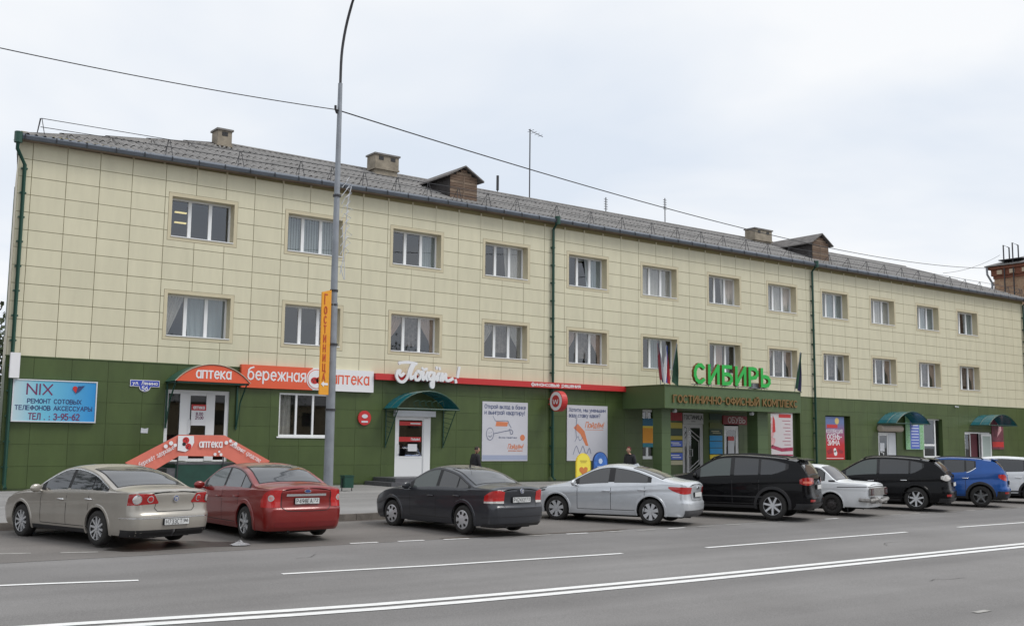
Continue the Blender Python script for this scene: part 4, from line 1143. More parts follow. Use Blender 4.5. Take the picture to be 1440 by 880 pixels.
tt = m.node_tree; gg = tt.nodes.new('ShaderNodeNewGeometry'); s3 = tt.nodes.new('ShaderNodeSeparateXYZ'); mr = tt.nodes.new('ShaderNodeMapRange'); cr_ = tt.nodes.new('ShaderNodeValToRGB')
tt.links.new(gg.outputs['Position'], s3.inputs[0]); tt.links.new(s3.outputs[2], mr.inputs[0]); mr.inputs[1].default_value = 1.1; mr.inputs[2].default_value = 3.6
tt.links.new(mr.outputs[0], cr_.inputs[0]); cr_.color_ramp.elements[0].color = (.50, .02, .025, 1); cr_.color_ramp.elements[0].position = .35; cr_.color_ramp.elements[1].color = (.12, .17, .35, 1); cr_.color_ramp.elements[1].position = .85
tt.links.new(cr_.outputs[0], tt.nodes['Principled BSDF'].inputs['Base Color'])
q = MB(); q.box(-.93, .93, -.03, 0, 0, 2.5); q.build('sheet', m, t)
q = MB(); ftext(q, 'КОЛЛЕКЦИЯ', 0, 1.55, -.031, .2, .03, width=1.5, center=True); q.build('lettering', white, t); q = MB(); ftext(q, 'ОСЕНЬ-', 0, 1.2, -.031, .27, .05, width=1.35, center=True); ftext(q, 'ЗИМА', -.1, .85, -.031, .27, .05, width=1.1, center=True)
disc(q, (.0, -.031, .55), .13, (0, -.004, 0), 10); disc(q, (.05, -.031, .38), .16, (0, -.004, 0), 10); q.box(-.8, .8, -.034, -.031, .07, .1); q.build('lettering', white, t)
q = MB(); q.box(-.7, .3, -.034, -.031, 1.84, 2.04); q.build('print', red, t); q = MB(); disc(q, (.25, -.031, 2.25), .2, (0, -.004, 0), 8); q.build('print', mat('gold_print', (.6, .45, .15), .5), t)
q = MB(); q.prism([(-.75, -.031, .5), (-.3, -.031, .7), (-.2, -.031, .4), (-.6, -.031, .3)], (0, -.003, 0)); q.prism([(.3, -.031, .65), (.8, -.031, .5), (.7, -.031, .35), (.35, -.031, .4)], (0, -.003, 0)); q.build('print', pinkred, t)
# shop entrances at the far end
steel_awning('teal_awning', 'teal barrel awning over the white shuttered shop door', 57.0, 60.6, 3.28, 4.02, 1.3, False)
recess(57.1, 59.0, .2, 2.95, .14)
d = door(hb, 'shop_door', 57.1, 59.0, .2, 2.75, .05, [(57.2, 58.2, 'door')])
q = MB(); q.box(58.2, 58.95, .03, .1, .2, 2.7); q.build('side_panel', dirtywhite, d)
t = thing('shutter_box', 'rolled beige shutter box under the teal awning of the shuttered shop', 'shutter', (58.1, -.03, 2.78)); q = MB(); q.tube([(-1.1, -.18, .2), (1.1, -.18, .2)], .2, 10); q.build('roll', mat('shutter_beige', (.42, .36, .30), .6, var=.2, scale=12, stretch=(6, 1, 1)), t, smooth=True, angle=40)
q = MB(); q.tube([(57.35, .03, 1.0), (57.5, -.06, 1.05), (57.52, -.06, 1.5), (57.35, .03, 1.55)], .03, 5); q.build('handle', pvc, d)
q = MB(); q.box(57.3, 57.75, .02, .03, 1.6, 2.1); q.build('sticker', dirtywhite, d)
t = thing('floral_banner', 'blue banner with leafy green border beside the shuttered shop', 'banner', (60.8, -.1, 1.72))
lf = mat('leaf_print', (.12, .34, .10), .5, col2=(.35, .55, .40), scale=9, det=6)
q = MB(); q.box(-.98, .98, -.03, 0, 0, 2.2); q.build('sheet', lf, t)
q = MB(); q.box(-.5, .5, -.034, -.0305, .04, 1.9); q.build('print', mat('banner_blue', (.10, .15, .50), .5), t)
q = MB()
for k, hh in enumerate((.1, .1, .1, .09, .09, .08, .08, .07, .07)):
    q.box(-.42 + .03 * (k % 3), .42 - .05 * (k % 2), -.038, -.0345, 1.65 - k * .18, 1.65 - k * .18 + hh * .7)
q.build('lettering', mat('pale_blue', (.55, .6, .75), .5), t)
recess(61.9, 64.1, 1.2, 3.68, .3); wn = put('window', None, hb)
q = MB(); q.box(61.0, 64.1, .2, .27, 3.6, 3.68); q.box(61.0, 64.1, .2, .27, 1.2, 1.32); q.box(62.15, 62.32, .2, .27, 1.32, 3.6); q.box(63.5, 63.62, .2, .27, 1.32, 3.6); q.box(61.0, 62.15, .2, .27, 1.95, 2.07); q.box(62.32, 63.5, .2, .27, 1.95, 2.07); q.build('frame', pvc, wn)
q = MB(); q.box(61.0, 64.1, .24, .245, 1.3, 3.6); q.build('pane', glass, wn); q = MB(); room(q, 60.9, 64.2, 1.1, 3.8, .32, 2); q.build('room', dark, wn)
q = MB(); q.box(61.7, 63.7, .05, .2, 1.14, 1.2); q.build('sill', pvc, wn)
B('wall_infill', green2, hb, 61.0, 61.88, -.01, .199, 1.2, 3.68)
steel_awning('teal_awning', 'teal barrel awning over the open white door at the far end', 67.4, 71.0, 3.35, 4.08, 1.3, False)
recess(66.7, 69.9, .2, 2.92, .14)
d = door(hb, 'end_shop_door', 66.7, 69.9, .2, 2.9, .05, [(66.8, 67.5, 'lite'), (68.6, 69.8, 'door')])
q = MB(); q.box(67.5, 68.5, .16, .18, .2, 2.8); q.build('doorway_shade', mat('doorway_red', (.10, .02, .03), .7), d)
t = thing('open_door_leaf', 'white glazed door leaf standing open at the far end shop', 'door', (68.6, -.03, .2))
q = MB()
for r in ((0, 1.25, 0, .75), (0, 1.25, 2.45, 2.6), (0, .13, .75, 2.45), (1.12, 1.25, .75, 2.45)): q.box(r[0], r[1], -.06, 0, r[2], r[3])
q.build('frame', pvc, t); q = MB(); q.box(.13, 1.12, -.04, -.02, .75, 2.45); q.build('pane', mat('frosted_pane', (.42, .5, .48), .2), t)
t = thing('dress_poster', 'dark red clothing poster with pale figure beside the last door', 'poster', (70.75, -.03, 1.78))
q = MB(); q.box(-.75, .75, -.03, 0, 0, 2.25); q.build('sheet', mat('poster_plum', (.16, .04, .06), .5, var=.4, scale=3), t)
q = MB(); q.prism([(-.1, -.031, .8), (.5, -.031, 1.3), (.3, -.031, 1.9), (-.1, -.031, 2.0), (.1, -.031, 1.5)], (0, -.003, 0)); q.build('print', rose, t)
q = MB(); q.box(-.72, .72, -.034, -.031, .15, .5); q.build('print', red, t)
# wall plug of the network cable, small camera
t = thing('wall_camera', 'tiny white camera hanging on the green wall edge between the far awnings', 'camera', (65.6, -.1, 4.5)); q = MB(); q.tube([(0, .05, .05), (.12, -.15, 0)], .05, 6); q.build('housing', dirtywhite, t)
q = MB(); q.tube([(0, .1, .05), (0, .0, .05)], .02, 5); q.build('mount', steel, t)

# ---------------------------------------------------------------- street furniture
t = thing('lamp_post', 'tall grey street lamp post with curved arm behind the red car', 'lamp post', (13.65, -12.5, .13))
q = MB(); q.tube([(0, 0, 0), (0, 0, 5.6)], .135, 10, r2=.115); q.build('lower_shaft', galv, t, smooth=True, angle=40)
q = MB(); q.tube([(0, 0, 5.6), (0, 0, 11.9)], .1, 10, r2=.062); q.build('upper_shaft', galv, t, smooth=True, angle=40)
q = MB(); q.tube(spl([(0, 0, 11.9), (.0, -.05, 12.9), (.06, -.3, 13.9), (.16, -.85, 14.9), (.3, -1.8, 15.7), (.4, -2.8, 16.0)], 5), .04, 7); q.build('arm', steel, t, smooth=True, angle=40)
q = MB(); q.tube([(.4, -2.8, 16.0), (.43, -3.1, 16.04), (.48, -3.7, 16.05)], .13, 8, r2=.09); q.build('lamp_head', galv, t, smooth=True, angle=40)
q = MB()
for z in (2.6, 4.4, 5.5, 5.9, 8.6): q.tube([(0, 0, z), (0, 0, z + .06)], .15 if z < 5.5 else .12, 8)
q.build('clamp', steel, t)
q = MB()
for z in (11.1,): q.tube([(-.08, -.02, z - .1), (-.14, -.02, z + .02), (-.14, -.02, z + .12)], .035, 6)
q.build('insulator', black, t)
t = thing('hotel_pole_sign', 'vertical orange hotel sign with arrow fixed on the lamp post', 'sign', (13.52, -12.56, 3.16))
py = mat('pole_sign_orange', (.78, .34, .02), .5, var=.03)
q = MB()
sd = Vector((-.35, -.14, 0))   # panel turned away from the post
q.prism([(0, 0, 0), tuple(sd + Vector((0, 0, 0))), tuple(sd + Vector((0, 0, 2.8))), (0, 0, 2.9)], (.012, -.03, 0)); q.build('panel', py, t)
ux_ = -sd.normalized(); nn_ = Vector((ux_.y, -ux_.x, 0))
q = MB(); O_s = Vector(sd) + nn_ * .04
for k, c in enumerate('ГОСТИНИЦА'):
    gw, st = G[c]
    hh = .27 if k == 0 else .19
    strokes(q, st, O_s + ux_ * .10 + Vector((0, 0, 2.48 - k * .262)), ux_, FZ, nn_, hh, .034, wx=.85)
q.build('lettering', mat('sign_redtext', (.50, .07, .02), .5), t)
q = MB(); a_ = O_s + Vector((0, 0, .22)); f_ = lambda u, v: tuple(a_ + ux_ * u + FZ * v + nn_ * .002)
q.poly([f_(.05, .07), f_(.16, -.01), f_(.16, .04), f_(.33, .04), f_(.33, .1), f_(.16, .1), f_(.16, .15)]); q.build('arrow', white, t)
# garland figure on the post
t = thing('garland_ornament', 'white wire snowflake garland tied high on the lamp post', 'decoration', (13.8, -12.5, 6.9))
q = MB()
rr = random.Random(5)
for k in range(9):
    z = .2 + k * .24; q.tube([(0, 0, z), (.12 + .05 * sin(k), -.03, z + .22), (.26 + .04 * (k % 3), -.03, z + .12), (.16, -.03, z + .0)], .011, 4)
    q.tube([(.12, -.03, z + .2), (.22, -.03, z + .33)], .009, 4)
q.tube(spl([(.02, 0, -.35), (.1, 0, .1), (.16, 0, .9), (.2, 0, 1.7), (.3, 0, 2.2)], 4), .014, 4); q.tube(spl([(.02, 0, -.1), (.16, -.02, -.5), (.1, 0, .4), (.05, 0, 1.0)], 4), .012, 4)
q.build('wire_frame', dirtywhite, t)
# cable
def cable(name, label, A_, B_, sag, r=.018):
    A_, B_ = Vector(A_), Vector(B_); t = thing(name, label, 'cable', tuple(A_))
    pts = []
    for k in range(41):
        u = k / 40; p = A_.lerp(B_, u) - A_; p.z -= sag * 4 * u * (1 - u); pts.append(p)
    q = MB(); q.tube(pts, r, 5); q.build('strand', black, t); return t
cable('overhead_cable', 'black overhead cable from the lamp post to the distant brick building', (13.55, -12.55, 11.22), (87.6, 9.7, 17.3), 1.05, .02)
cable('overhead_cable', 'black overhead cable from out of frame to the lamp post', (-7.2, -12.3, 11.75), (13.5, -12.55, 11.22), .45, .014)
# bin
t = thing('litter_bin', 'small green metal litter bin on the pavement seen beside the lamp post', 'bin', (18.45, -4.6, .13))
q = MB(); q.prism([(-.18, -.16, .12), (.18, -.16, .12), (.18, .16, .12), (-.18, .16, .12)], (0, 0, .42)); q.build('tub', pipeg, t)
for x in (-.2, .2): q = MB(); q.tube([(x, 0, 0), (x, 0, .45)], .018, 5); q.build('stand', steel, t)
q = MB()
for a in ((-.2, .2, -.18, -.16), (-.2, .2, .16, .18), (-.2, -.18, -.16, .16), (.18, .2, -.16, .16)): q.box(a[0], a[1], a[2], a[3], .52, .56)
q.build('rim', pipeg, t)
# pavement signs
def totem(x, y, wd, h, m_, label, sx):
    t = thing('pavement_sign', label, 'sign', (x, y, .13), 0, 'rounded pavement signs by the hotel porch')
    pts = [(-wd / 2, 0, .12), (wd / 2, 0, .12)] + [(wd / 2 * cos(a), 0, h - wd / 2 + wd / 2 * sin(a)) for a in [pi * k / 12 for k in range(13)]]
    q = MB(); q.prism(pts, (0, .04, 0)); q.build('board', m_[0], t)
    q = MB(); q.prism([(p[0] * .88, -.002, .18 + (p[2] - .12) * .93) for p in pts], (0, -.006, 0)); q.build('face', m_[1], t)
    q = MB(); q.box(-wd / 2, wd / 2, -.2, .24, 0, .1); q.build('base', steel, t)
    return t
t = totem(30.08, -4, .82, 1.36, (yellow, mat('pale_yellow', (.85, .72, .08), .5)), 'yellow rounded pavement sign with a heart beside the blue one', 1)
q = MB()
pts = [(.24 * sin(a) ** 3, -.011, .62 + .018 * (13 * cos(a) - 5 * cos(2 * a) - 2 * cos(3 * a) - cos(4 * a)) * .75) for a in [2 * pi * k / 20 for k in range(20)]]
q.prism(pts, (0, -.006, 0)); q.build('print', mat('heart_print', (.6, .2, .05), .5), t)
q = MB(); q.box(-.2, .2, -.012, -.009, 1.02, 1.05); q.box(-.16, .16, -.012, -.009, .95, .98); q.build('lettering', mat('ink_olive', (.4, .3, .05), .5), t)
t = totem(31.05, -4, .86, 1.42, (mat('navy_board', (.01, .03, .12), .4), mat('blue_face', (.04, .14, .45), .5, var=.3, scale=4)), 'navy and blue rounded pavement sign beside the yellow one', 1)
q = MB(); disc(q, (.0, -.009, 1.02), .12, (0, -.005, 0), 7); q.box(-.18, .18, -.012, -.009, .72, .8); q.build('print', mat('pale_print', (.5, .6, .75), .5), t)

# antennas on the roof
def antenna(x, y, zb, zt, label, kind=0):
    t = thing('roof_antenna', label, 'antenna', (x, y, zb))
    h = zt - zb
    q = MB(); q.tube([(0, 0, -.2), (0, 0, h)], .03 if kind else .035, 5); q.build('mast', steel, t)
    q = MB()
    if kind == 0:
        q.tube([(-.1, 0, h - .05), (.9, 0, h - .28)], .018, 4)
        for k in range(4): q.tube([(.05 + k * .22, -.28 + .03 * k, h - .09 - k * .05), (.05 + k * .22, .28 - .03 * k, h - .09 - k * .05)], .012, 4)
    elif kind == 1:
        for k in range(5): q.tube([(-.14, 0, h - .12 - k * .14), (.14, 0, h - .12 - k * .14)], .016, 4)
    else: q.tube([(0, 0, .2), (0, 0, h)], .07, 6)
    if q.v: q.build('dipole', steel, t)
    return t
antenna(34.75, 6, 15.1, 18.95, 'tall aerial mast with a slanted boom on the roof ridge')
antenna(32.6, 6, 15.0, 16.0, 'stubby grey pipe on the roof ridge beside the tall aerial', 2)
antenna(40.3, 6, 15.0, 15.95, 'short aerial with stacked rungs near the middle of the ridge', 1)
antenna(45.05, 6, 15.0, 16.6, 'thin aerial with small rungs beyond the middle of the ridge', 1)

# ---------------------------------------------------------------- neighbours
rb = mat('red_masonry', (.20, .075, .045), .85, var=.25, scale=6); yb_ = mat('buff_masonry', (.40, .27, .18), .85, var=.2, scale=5)
t = thing('brick_building', 'brick building with red cornice behind the hotel roof end', 'building', (88, 0, 0))
q = MB(); q.box(0, 14, -12, 9.1, 0, 16.3); q.build('wall', yb_, t)
for z0, z1, o_ in ((16.3, 16.55, .1), (16.55, 17.1, .22), (17.1, 17.35, .4)):
    q = MB(); q.box(-o_, 14, -12 - o_, 9.1 + o_, z0, z1 - .001); q.build('cornice', rb, t)
q = MB()
y = -11.5
while y < 9: q.box(-.3, -.2205, y, y + .45, 16.65, 17.0); y += 1.1
q.build('cornice_block', mat('cornice_pale', (.5, .4, .3), .9), t)
rr = random.Random(11)
# courses of bricks on the part of the wall that shows above the hotel roof
z = 15.0
while z < 16.25:
    y = 4.5 + (.13 if int(z * 10) % 2 else 0)
    while y < 9.0:
        q = MB(); q.box(-.012 - rr.random() * .01, .0, y, y + .5, z, z + .14); q.build('brick', yb_ if rr.random() > .3 else mat('brick_dark', (.33, .2, .13), .85, var=.2), t); y += .52
    z += .155
q = MB(); q.prism([(-.6, -12.6, 17.35), (7, -5, 20.2), (7, 2, 20.2), (-.6, 9.7, 17.35)], (0, 0, .08)); q.prism([(-.6, 9.7, 17.35), (7, 2, 20.2), (14.6, 9.7, 17.35)], (0, 0, .08)); q.build('roof', slate, t)
q = MB(); q.tube([(-.55, 9.5, 17.3), (-.5, 9.5, 16.7), (-.12, 9.3, 16.0), (-.12, 9.3, 8)], .1, 6); q.build('downpipe', galv, t)
# framed hatch ladder on its roof
for y, h_ in ((8.05, 1.9), (7.25, 2.0)):
    q = MB()
    q.tube([(-.35, y, 12), (-.35, y, 17.2 + h_), (.6, y - .0, 17.1 + h_), (.6, y, 17.6)], .06, 5); q.build('ladder_frame', steel, t)
q = MB(); q.box(-.6, 1.0, 6.4, 8.4, 17.75, 17.83); q.build('ladder_platform', steel, t)
cable('thin_cable', 'thin dark cable from the brick building down to the hotel roof', (87.7, 8.4, 18.3), (76.5, 7, 15.4), .3, .014)

# dark tree and roofs past the near corner of the hotel
leafm = mat('leaf_dark', (.035, .05, .02), .8, var=.4, scale=2, rnd=.2); bark = mat('bark', (.06, .045, .035), .9, var=.3)
def tree(x, y, h, r, label, seed, nleaf=2600, group=None):
    rr = random.Random(seed)
    t = thing('tree', label, 'tree', (x, y, 0), 0, group)
    q = MB(); q.tube([(0, 0, -.1), (.05, 0, h * .3), (-.05, .05, h * .7)], .22, 7, r2=.08)
    tips = []
    for k in range(12):
        z0 = h * (.25 + .045 * k); a = rr.uniform(0, 2 * pi); l_ = r * rr.uniform(.5, .95)
        p = Vector((cos(a) * l_, sin(a) * l_, z0 + l_ * rr.uniform(.4, .9))); q.tube([(0, 0, z0), tuple(p * .5 + Vector((0, 0, z0 * .5))), tuple(p)], .06, 4, r2=.02); tips.append(p)
    q.build('trunk', bark, t)
    q = MB()
    cl = tips + [Vector((rr.gauss(0, r * .4), rr.gauss(0, r * .4), h * rr.uniform(.45, .95))) for _ in range(16)]
    for _ in range(nleaf):
        c = rr.choice(cl); p = c + Vector((rr.gauss(0, 1), rr.gauss(0, 1), rr.gauss(0, .8))) * r * .26
        u = Vector((rr.gauss(0, 1), rr.gauss(0, 1), rr.gauss(0, 1))).normalized(); v = u.orthogonal().normalized(); s_ = rr.uniform(.09, .2)
        q.poly([p - u * s_, p + v * s_ * .6, p + u * s_, p - v * s_ * .6])
    q.build('crown', leafm, t, kind='stuff')
    return t
tree(12.9, 22.0, 8.6, 2.3, 'dark tree just past the near corner of the hotel', 4, 3000)
t = thing('far_shed', 'dark low shed past the near corner of the hotel', 'building', (3.0, 40, 0))
q = MB(); q.box(-6, 9.5, 0, 8, 0, 3.6); q.build('wall', mat('shed_wall', (.06, .05, .05), .9, var=.3), t)
q = MB(); q.prism([(-6.3, -.3, 3.6), (9.8, -.3, 3.6), (9.8, 8.3, 4.6), (-6.3, 8.3, 4.6)], (0, 0, .1)); q.build('roof', slate, t)
# ---------------------------------------------------------------- cars
def pchip(T):
    xs = [a for a, b in T]; ys = [b for a, b in T]; n = len(xs)
    h = [xs[i + 1] - xs[i] for i in range(n - 1)]; d = [(ys[i + 1] - ys[i]) / h[i] for i in range(n - 1)]
    m = [0] * n
    for i in range(1, n - 1): m[i] = 0 if d[i - 1] * d[i] <= 0 else 2 * d[i - 1] * d[i] / (d[i - 1] + d[i])
    m[0], m[-1] = d[0], d[-1]
    def f(x):
        if x <= xs[0]: return ys[0]
        if x >= xs[-1]: return ys[-1]
        i = 0
        while x > xs[i + 1]: i += 1
        t = (x - xs[i]) / h[i]; t2 = t * t; t3 = t2 * t
        return (2 * t3 - 3 * t2 + 1) * ys[i] + (t3 - 2 * t2 + t) * h[i] * m[i] + (-2 * t3 + 3 * t2) * ys[i + 1] + (t3 - t2) * h[i] * m[i + 1]
    return f
def carpaint(name, col, metal=.0, rough=.35, dirt=.06, coat=.4, spec=.5):
    m = mat(name, col, rough, metal=metal, coat=coat, spec=spec, var=dirt, scale=2.5, det=5)
    return m
tyre_m = mat('tyre_rubber', (.025, .024, .023), .85, var=.2, scale=12)
rim_m = mat('alloy', (.60, .61, .63), .35, metal=.45)
rim_d = mat('dark_alloy', (.16, .165, .17), .4, metal=.5)
steel_w = mat('steel_wheel', (.05, .045, .045), .7, var=.3, scale=10)
trim_m = mat('black_trim', (.018, .018, .02), .55)
chrome = mat('chrome', (.82, .83, .85), .2, metal=.9)
under_m = mat('underbody', (.02, .019, .018), .9)
tail_m = mat('tail_red', (.34, .010, .010), .12, coat=.6)
tail_b = mat('tail_bright', (.48, .02, .02), .15, coat=.6)
lamp_w = mat('lamp_clear', (.62, .60, .58), .12, metal=.2, coat=.6)
plate_m = mat('plate_white', (.62, .63, .63), .5)
plate_i = mat('plate_ink', (.03, .03, .035), .5)
carglass = mat('car_glass', (.018, .020, .023), .04, spec=.8, coat=.35)
carglass_l = mat('car_glass_pale', (.075, .092, .088), .05, spec=.6, coat=.15)
carglass_g = mat('car_glass_grey', (.05, .053, .058), .06, spec=.8, coat=.3)

class Car:
    def __init__(s, L, W, H, wb, roh, r, top, belt, rear, front, tum=.36, rc=.2, zb=.2, rise=.06, wide=1.0, prise=3, planr=.08, planf=.12, cab=0):
        hh = L / 2
        shf = lambda y: cab * (0 if y < -.4 else (y + .4) if y < .6 else 1 if y < 1.42 else max(0, (hh - y) / (hh - 1.42)))
        top = [(a - shf(a), b) for a, b in top]
        s.L, s.W, s.H, s.wb, s.roh, s.r, s.zb, s.rc, s.tum, s.rise = L, W, H, wb, roh, r, zb, rc, tum, rise
        s.top = pchip(top); s.bl = pchip(belt); s.rear = pchip(rear); s.front = pchip(front); s.p = prise; s.planr, s.planf = planr, planf
        s.yrw = -L / 2 + roh; s.yfw = s.yrw + wb
        s.prof = pchip([(zb - .05, .90), (zb + .04, .945), (.42, .985), (.58, 1.0), (.72, .995), (.92, .965), (1.3, .93)])
    def zt(s, y): return s.top(y)
    def ze(s, y): return s.zt(y) - s.rise
    def belt(s, y): return min(s.bl(y), s.ze(y) - .012)
    def shift(s, y, z):
        h = s.L / 2; bl = .55
        if y < -h + bl: return s.rear(z) * ((-h + bl - y) / bl) ** 1.3 if y > -h else s.rear(z)
        if y > h - bl: return -s.front(z) * ((y - h + bl) / bl) ** 1.3 if y < h else -s.front(z)
        return 0
    def hw(s, y, z):
        """half width at nominal y, height z"""
        h = s.L / 2
        k = max(0, (abs(y) - .45 * h) / (.55 * h)); w = s.W / 2 * (1 - (s.planr if y < 0 else s.planf) * k ** 2.3)
        b = s.belt(y)
        if z <= b:
            x = w * s.prof(z)
            cz = s.bl(y) - .17 - .02 * y; x -= .012 * min(1, max(0, (cz - z) / .035)) * min(1, max(0, (z - s.zb - .1) / .25))
        else:
            x = w * s.prof(b) - .018 - (z - b) * s.tum - .10 * (z - b) ** 2
        d = h - abs(y)
        if d < s.rc:
            u = 1 - max(d, 0) / s.rc; x -= s.rc * (1 - math.sqrt(max(0, 1 - u * u))) * .95
        return max(x, .05)
    def P(s, y, z, sd=-1): return Vector((sd * s.hw(y, z), y + s.shift(y, z), z))
    def side(s, y, z, sd=-1, off=0):
        yn = y - s.shift(y, z)
        p = s.P(yn, z, sd); p.x += sd * off; return p
    def topz(s, x, y):
        xe = s.hw(y, s.ze(y)); t = min(1, abs(x) / xe)
        return s.zt(y) - s.rise * t ** s.p
    def tp(s, x, y, off=0):
        z = s.topz(x, y); e = .02; dz = (s.zt(y + e) - s.zt(y - e)) / (2 * e)
        n = Vector((0, -dz, 1)).normalized()
        return Vector((x, y + s.shift(y, z), z)) + n * off
    def contour(s, z, end=-1):
        """points from the side (y well inside) round the corner to the middle of the end face, with cumulative length measured from the corner"""
        h = s.L / 2; key = (round(z, 3), end)
        if not hasattr(s, 'cc'): s.cc = {}
        if key in s.cc: return s.cc[key]
        ds = [.9, .7, .5, .4, .3, .24] + [s.rc * k for k in (1, .8, .6, .45, .3, .2, .12, .06, .02, 0)]
        pts = []
        for d in ds:
            y = end * (h - d); x = s.hw(y, z); pts.append(Vector((x, y + s.shift(y, z), z)))
        xe = pts[-1].x; ye = pts[-1].y; bulge = .05
        for k in range(1, 9):
            x = xe * (1 - k / 8); pts.append(Vector((x, ye + end * bulge * (1 - (x / xe) ** 2), z)))
        cum = [0]
        for a, b in zip(pts, pts[1:]): cum.append(cum[-1] + (b - a).length)
        ref = cum[10]; cum = [ref - c for c in cum]   # positive = forward on the side, negative = inwards on the end face
        s.cc[key] = (pts, cum); return s.cc[key]
    def wrap(s, q_, z, sd=-1, off=.004, end=-1):
        pts, cum = s.contour(z, end)
        for i in range(len(pts) - 1):
            if cum[i] >= q_ >= cum[i + 1]:
                t = (cum[i] - q_) / max(1e-9, cum[i] - cum[i + 1]); p = pts[i].lerp(pts[i + 1], t); d = pts[i + 1] - pts[i]; break
        else:
            p = pts[-1].copy() if q_ < cum[-1] else pts[0].copy(); d = pts[-1] - pts[-2]
        n = Vector((d.y, -d.x, 0)).normalized() * (-end)
        n = Vector((abs(n.x), end * abs(n.y), 0))
        p = p + n * off
        return Vector((sd * p.x, p.y, p.z))
    def qmid(s, z, end=-1): return s.contour(z, end)[1][-1]
    def body(s, name, paint, parent):
        h = s.L / 2; ds = [0, .01, .03, .06, .1, .15, .2, .27]
        ys = [-h + d for d in ds]; n = 46
        ys += [-h + .34 + (s.L - .68) * k / n for k in range(n + 1)]
        ys += [h - d for d in ds[::-1]]
        q = MB(); secs = []
        NL, NG, NT = 22, 5, 6
        for y in ys:
            b, e, t = s.belt(y), s.ze(y), s.zt(y)
            zs = [s.zb + (b - s.zb) * (k / NL) for k in range(NL + 1)] + [b + .004 + (e - b - .004) * k / NG for k in range(1, NG + 1)]
            row = [s.P(y, z, 1) for z in zs]
            xe = row[-1].x
            for k in range(1, NT + 1):
                a = 1 - k / NT; x = xe * (a ** .8); zz2 = s.topz(x, y); row.append(Vector((x, y + s.shift(y, e), zz2)))
            secs.append(row)
        m = len(secs[0]); full = []
        for row in secs:
            left = [Vector((-p.x, p.y, p.z)) for p in row[:-1]]
            full.append(left + row[::-1] if False else left + [row[-1]] + row[:-1][::-1])
        idx = q.grid(full)
        # floor
        q.cur = 1
        for a, b in zip(idx, idx[1:]): q.face((a[0], a[-1], b[-1], b[0]))
        q.cur = 0
        # end caps with a bulge
        for ii, end in ((0, -1), (-1, 1)):
            I = idx[ii]; half = NL + NG
            prev = [I[0]]
            rowsI = []
            for k in range(half + 1):
                pl = Vector(q.v[I[k]]); pr = Vector(q.v[I[-1 - k]]); r_ = [I[k]]
                for j in range(1, 8):
                    u = j / 8; x = pl.x + (pr.x - pl.x) * u; bz = .05 * (1 - (2 * u - 1) ** 2)
                    if k == half: bz *= .15
                    r_.append(q.vert((x, pl.y + end * bz, pl.z)))
                r_.append(I[-1 - k]); rowsI.append(r_)
            for a, b in zip(rowsI, rowsI[1:]):
                for j in range(8): q.face((a[j], a[j + 1], b[j + 1], b[j]))
            topr = rowsI[-1]; ring = [I[k] for k in range(half, len(I) - half)]
            q.face(topr + ring[::-1][1:-1])
            q.face(rowsI[0] if False else [rowsI[0][0]] + rowsI[0][1:])
        me = q.mesh('body_base', [paint, under_m], False, True)
        base = bpy.data.objects.new('body_base', me); COL.objects.link(base)
        cuts = []
        for yc in (s.yrw, s.yfw):
            for sd in (-1, 1):
                c = MB(); R_ = s.r + .055; nn = 28
                ring0 = [(sd * (s.W / 2 - .27), yc + R_ * cos(2 * pi * k / nn), s.r + .01 + R_ * sin(2 * pi * k / nn)) for k in range(nn)]
                c.prism(ring0, (sd * .6, 0, 0)); c.m = [1] * len(c.m)
                cm = c.mesh('cut', [paint, under_m], False, True)
                co = bpy.data.objects.new('cut', cm); COL.objects.link(co); cuts.append(co)
                md = base.modifiers.new('b', 'BOOLEAN'); md.operation = 'DIFFERENCE'; md.object = co; md.solver = 'EXACT'
        bpy.context.view_layer.update()
        dg = bpy.context.evaluated_depsgraph_get()
        nm = bpy.data.meshes.new_from_object(base.evaluated_get(dg))
        nm.name = name
        nm.polygons.foreach_set('use_smooth', [True] * len(nm.polygons)); nm.set_sharp_from_angle(angle=radians(38)); nm.update()
        for o in cuts + [base]: bpy.data.objects.remove(o)
        return put(name, nm, parent)
    # --- trim pieces
    def band(s, fn, name, m, parent, qa, qb, lo, hi, n=14, nz=5, skirt=None):
        q = MB()
        q.grid([[fn(qa + (qb - qa) * i / n, lo(qa + (qb - qa) * i / n) + (hi(qa + (qb - qa) * i / n) - lo(qa + (qb - qa) * i / n)) * j / nz) for j in range(nz + 1)] for i in range(n + 1)])
        return q.build(name, m, parent, smooth=True)
    def line(s, fn, q, pts, wd=.009):
        fine = []
        for (a, b) in zip(pts, pts[1:]):
            k = max(1, int(math.hypot(b[0] - a[0], b[1] - a[1]) / .06))
            fine += [(a[0] + (b[0] - a[0]) * i / k, a[1] + (b[1] - a[1]) * i / k) for i in range(k)]
        fine.append(pts[-1]); P_ = []
        for i, (a, b) in enumerate(fine):
            p, n_ = fine[max(i - 1, 0)], fine[min(i + 1, len(fine) - 1)]
            d = Vector((n_[0] - p[0], n_[1] - p[1])).normalized() * wd / 2
            P_.append([fn(a - d.y, b + d.x), fn(a + d.y, b - d.x)])
        q.grid(P_)

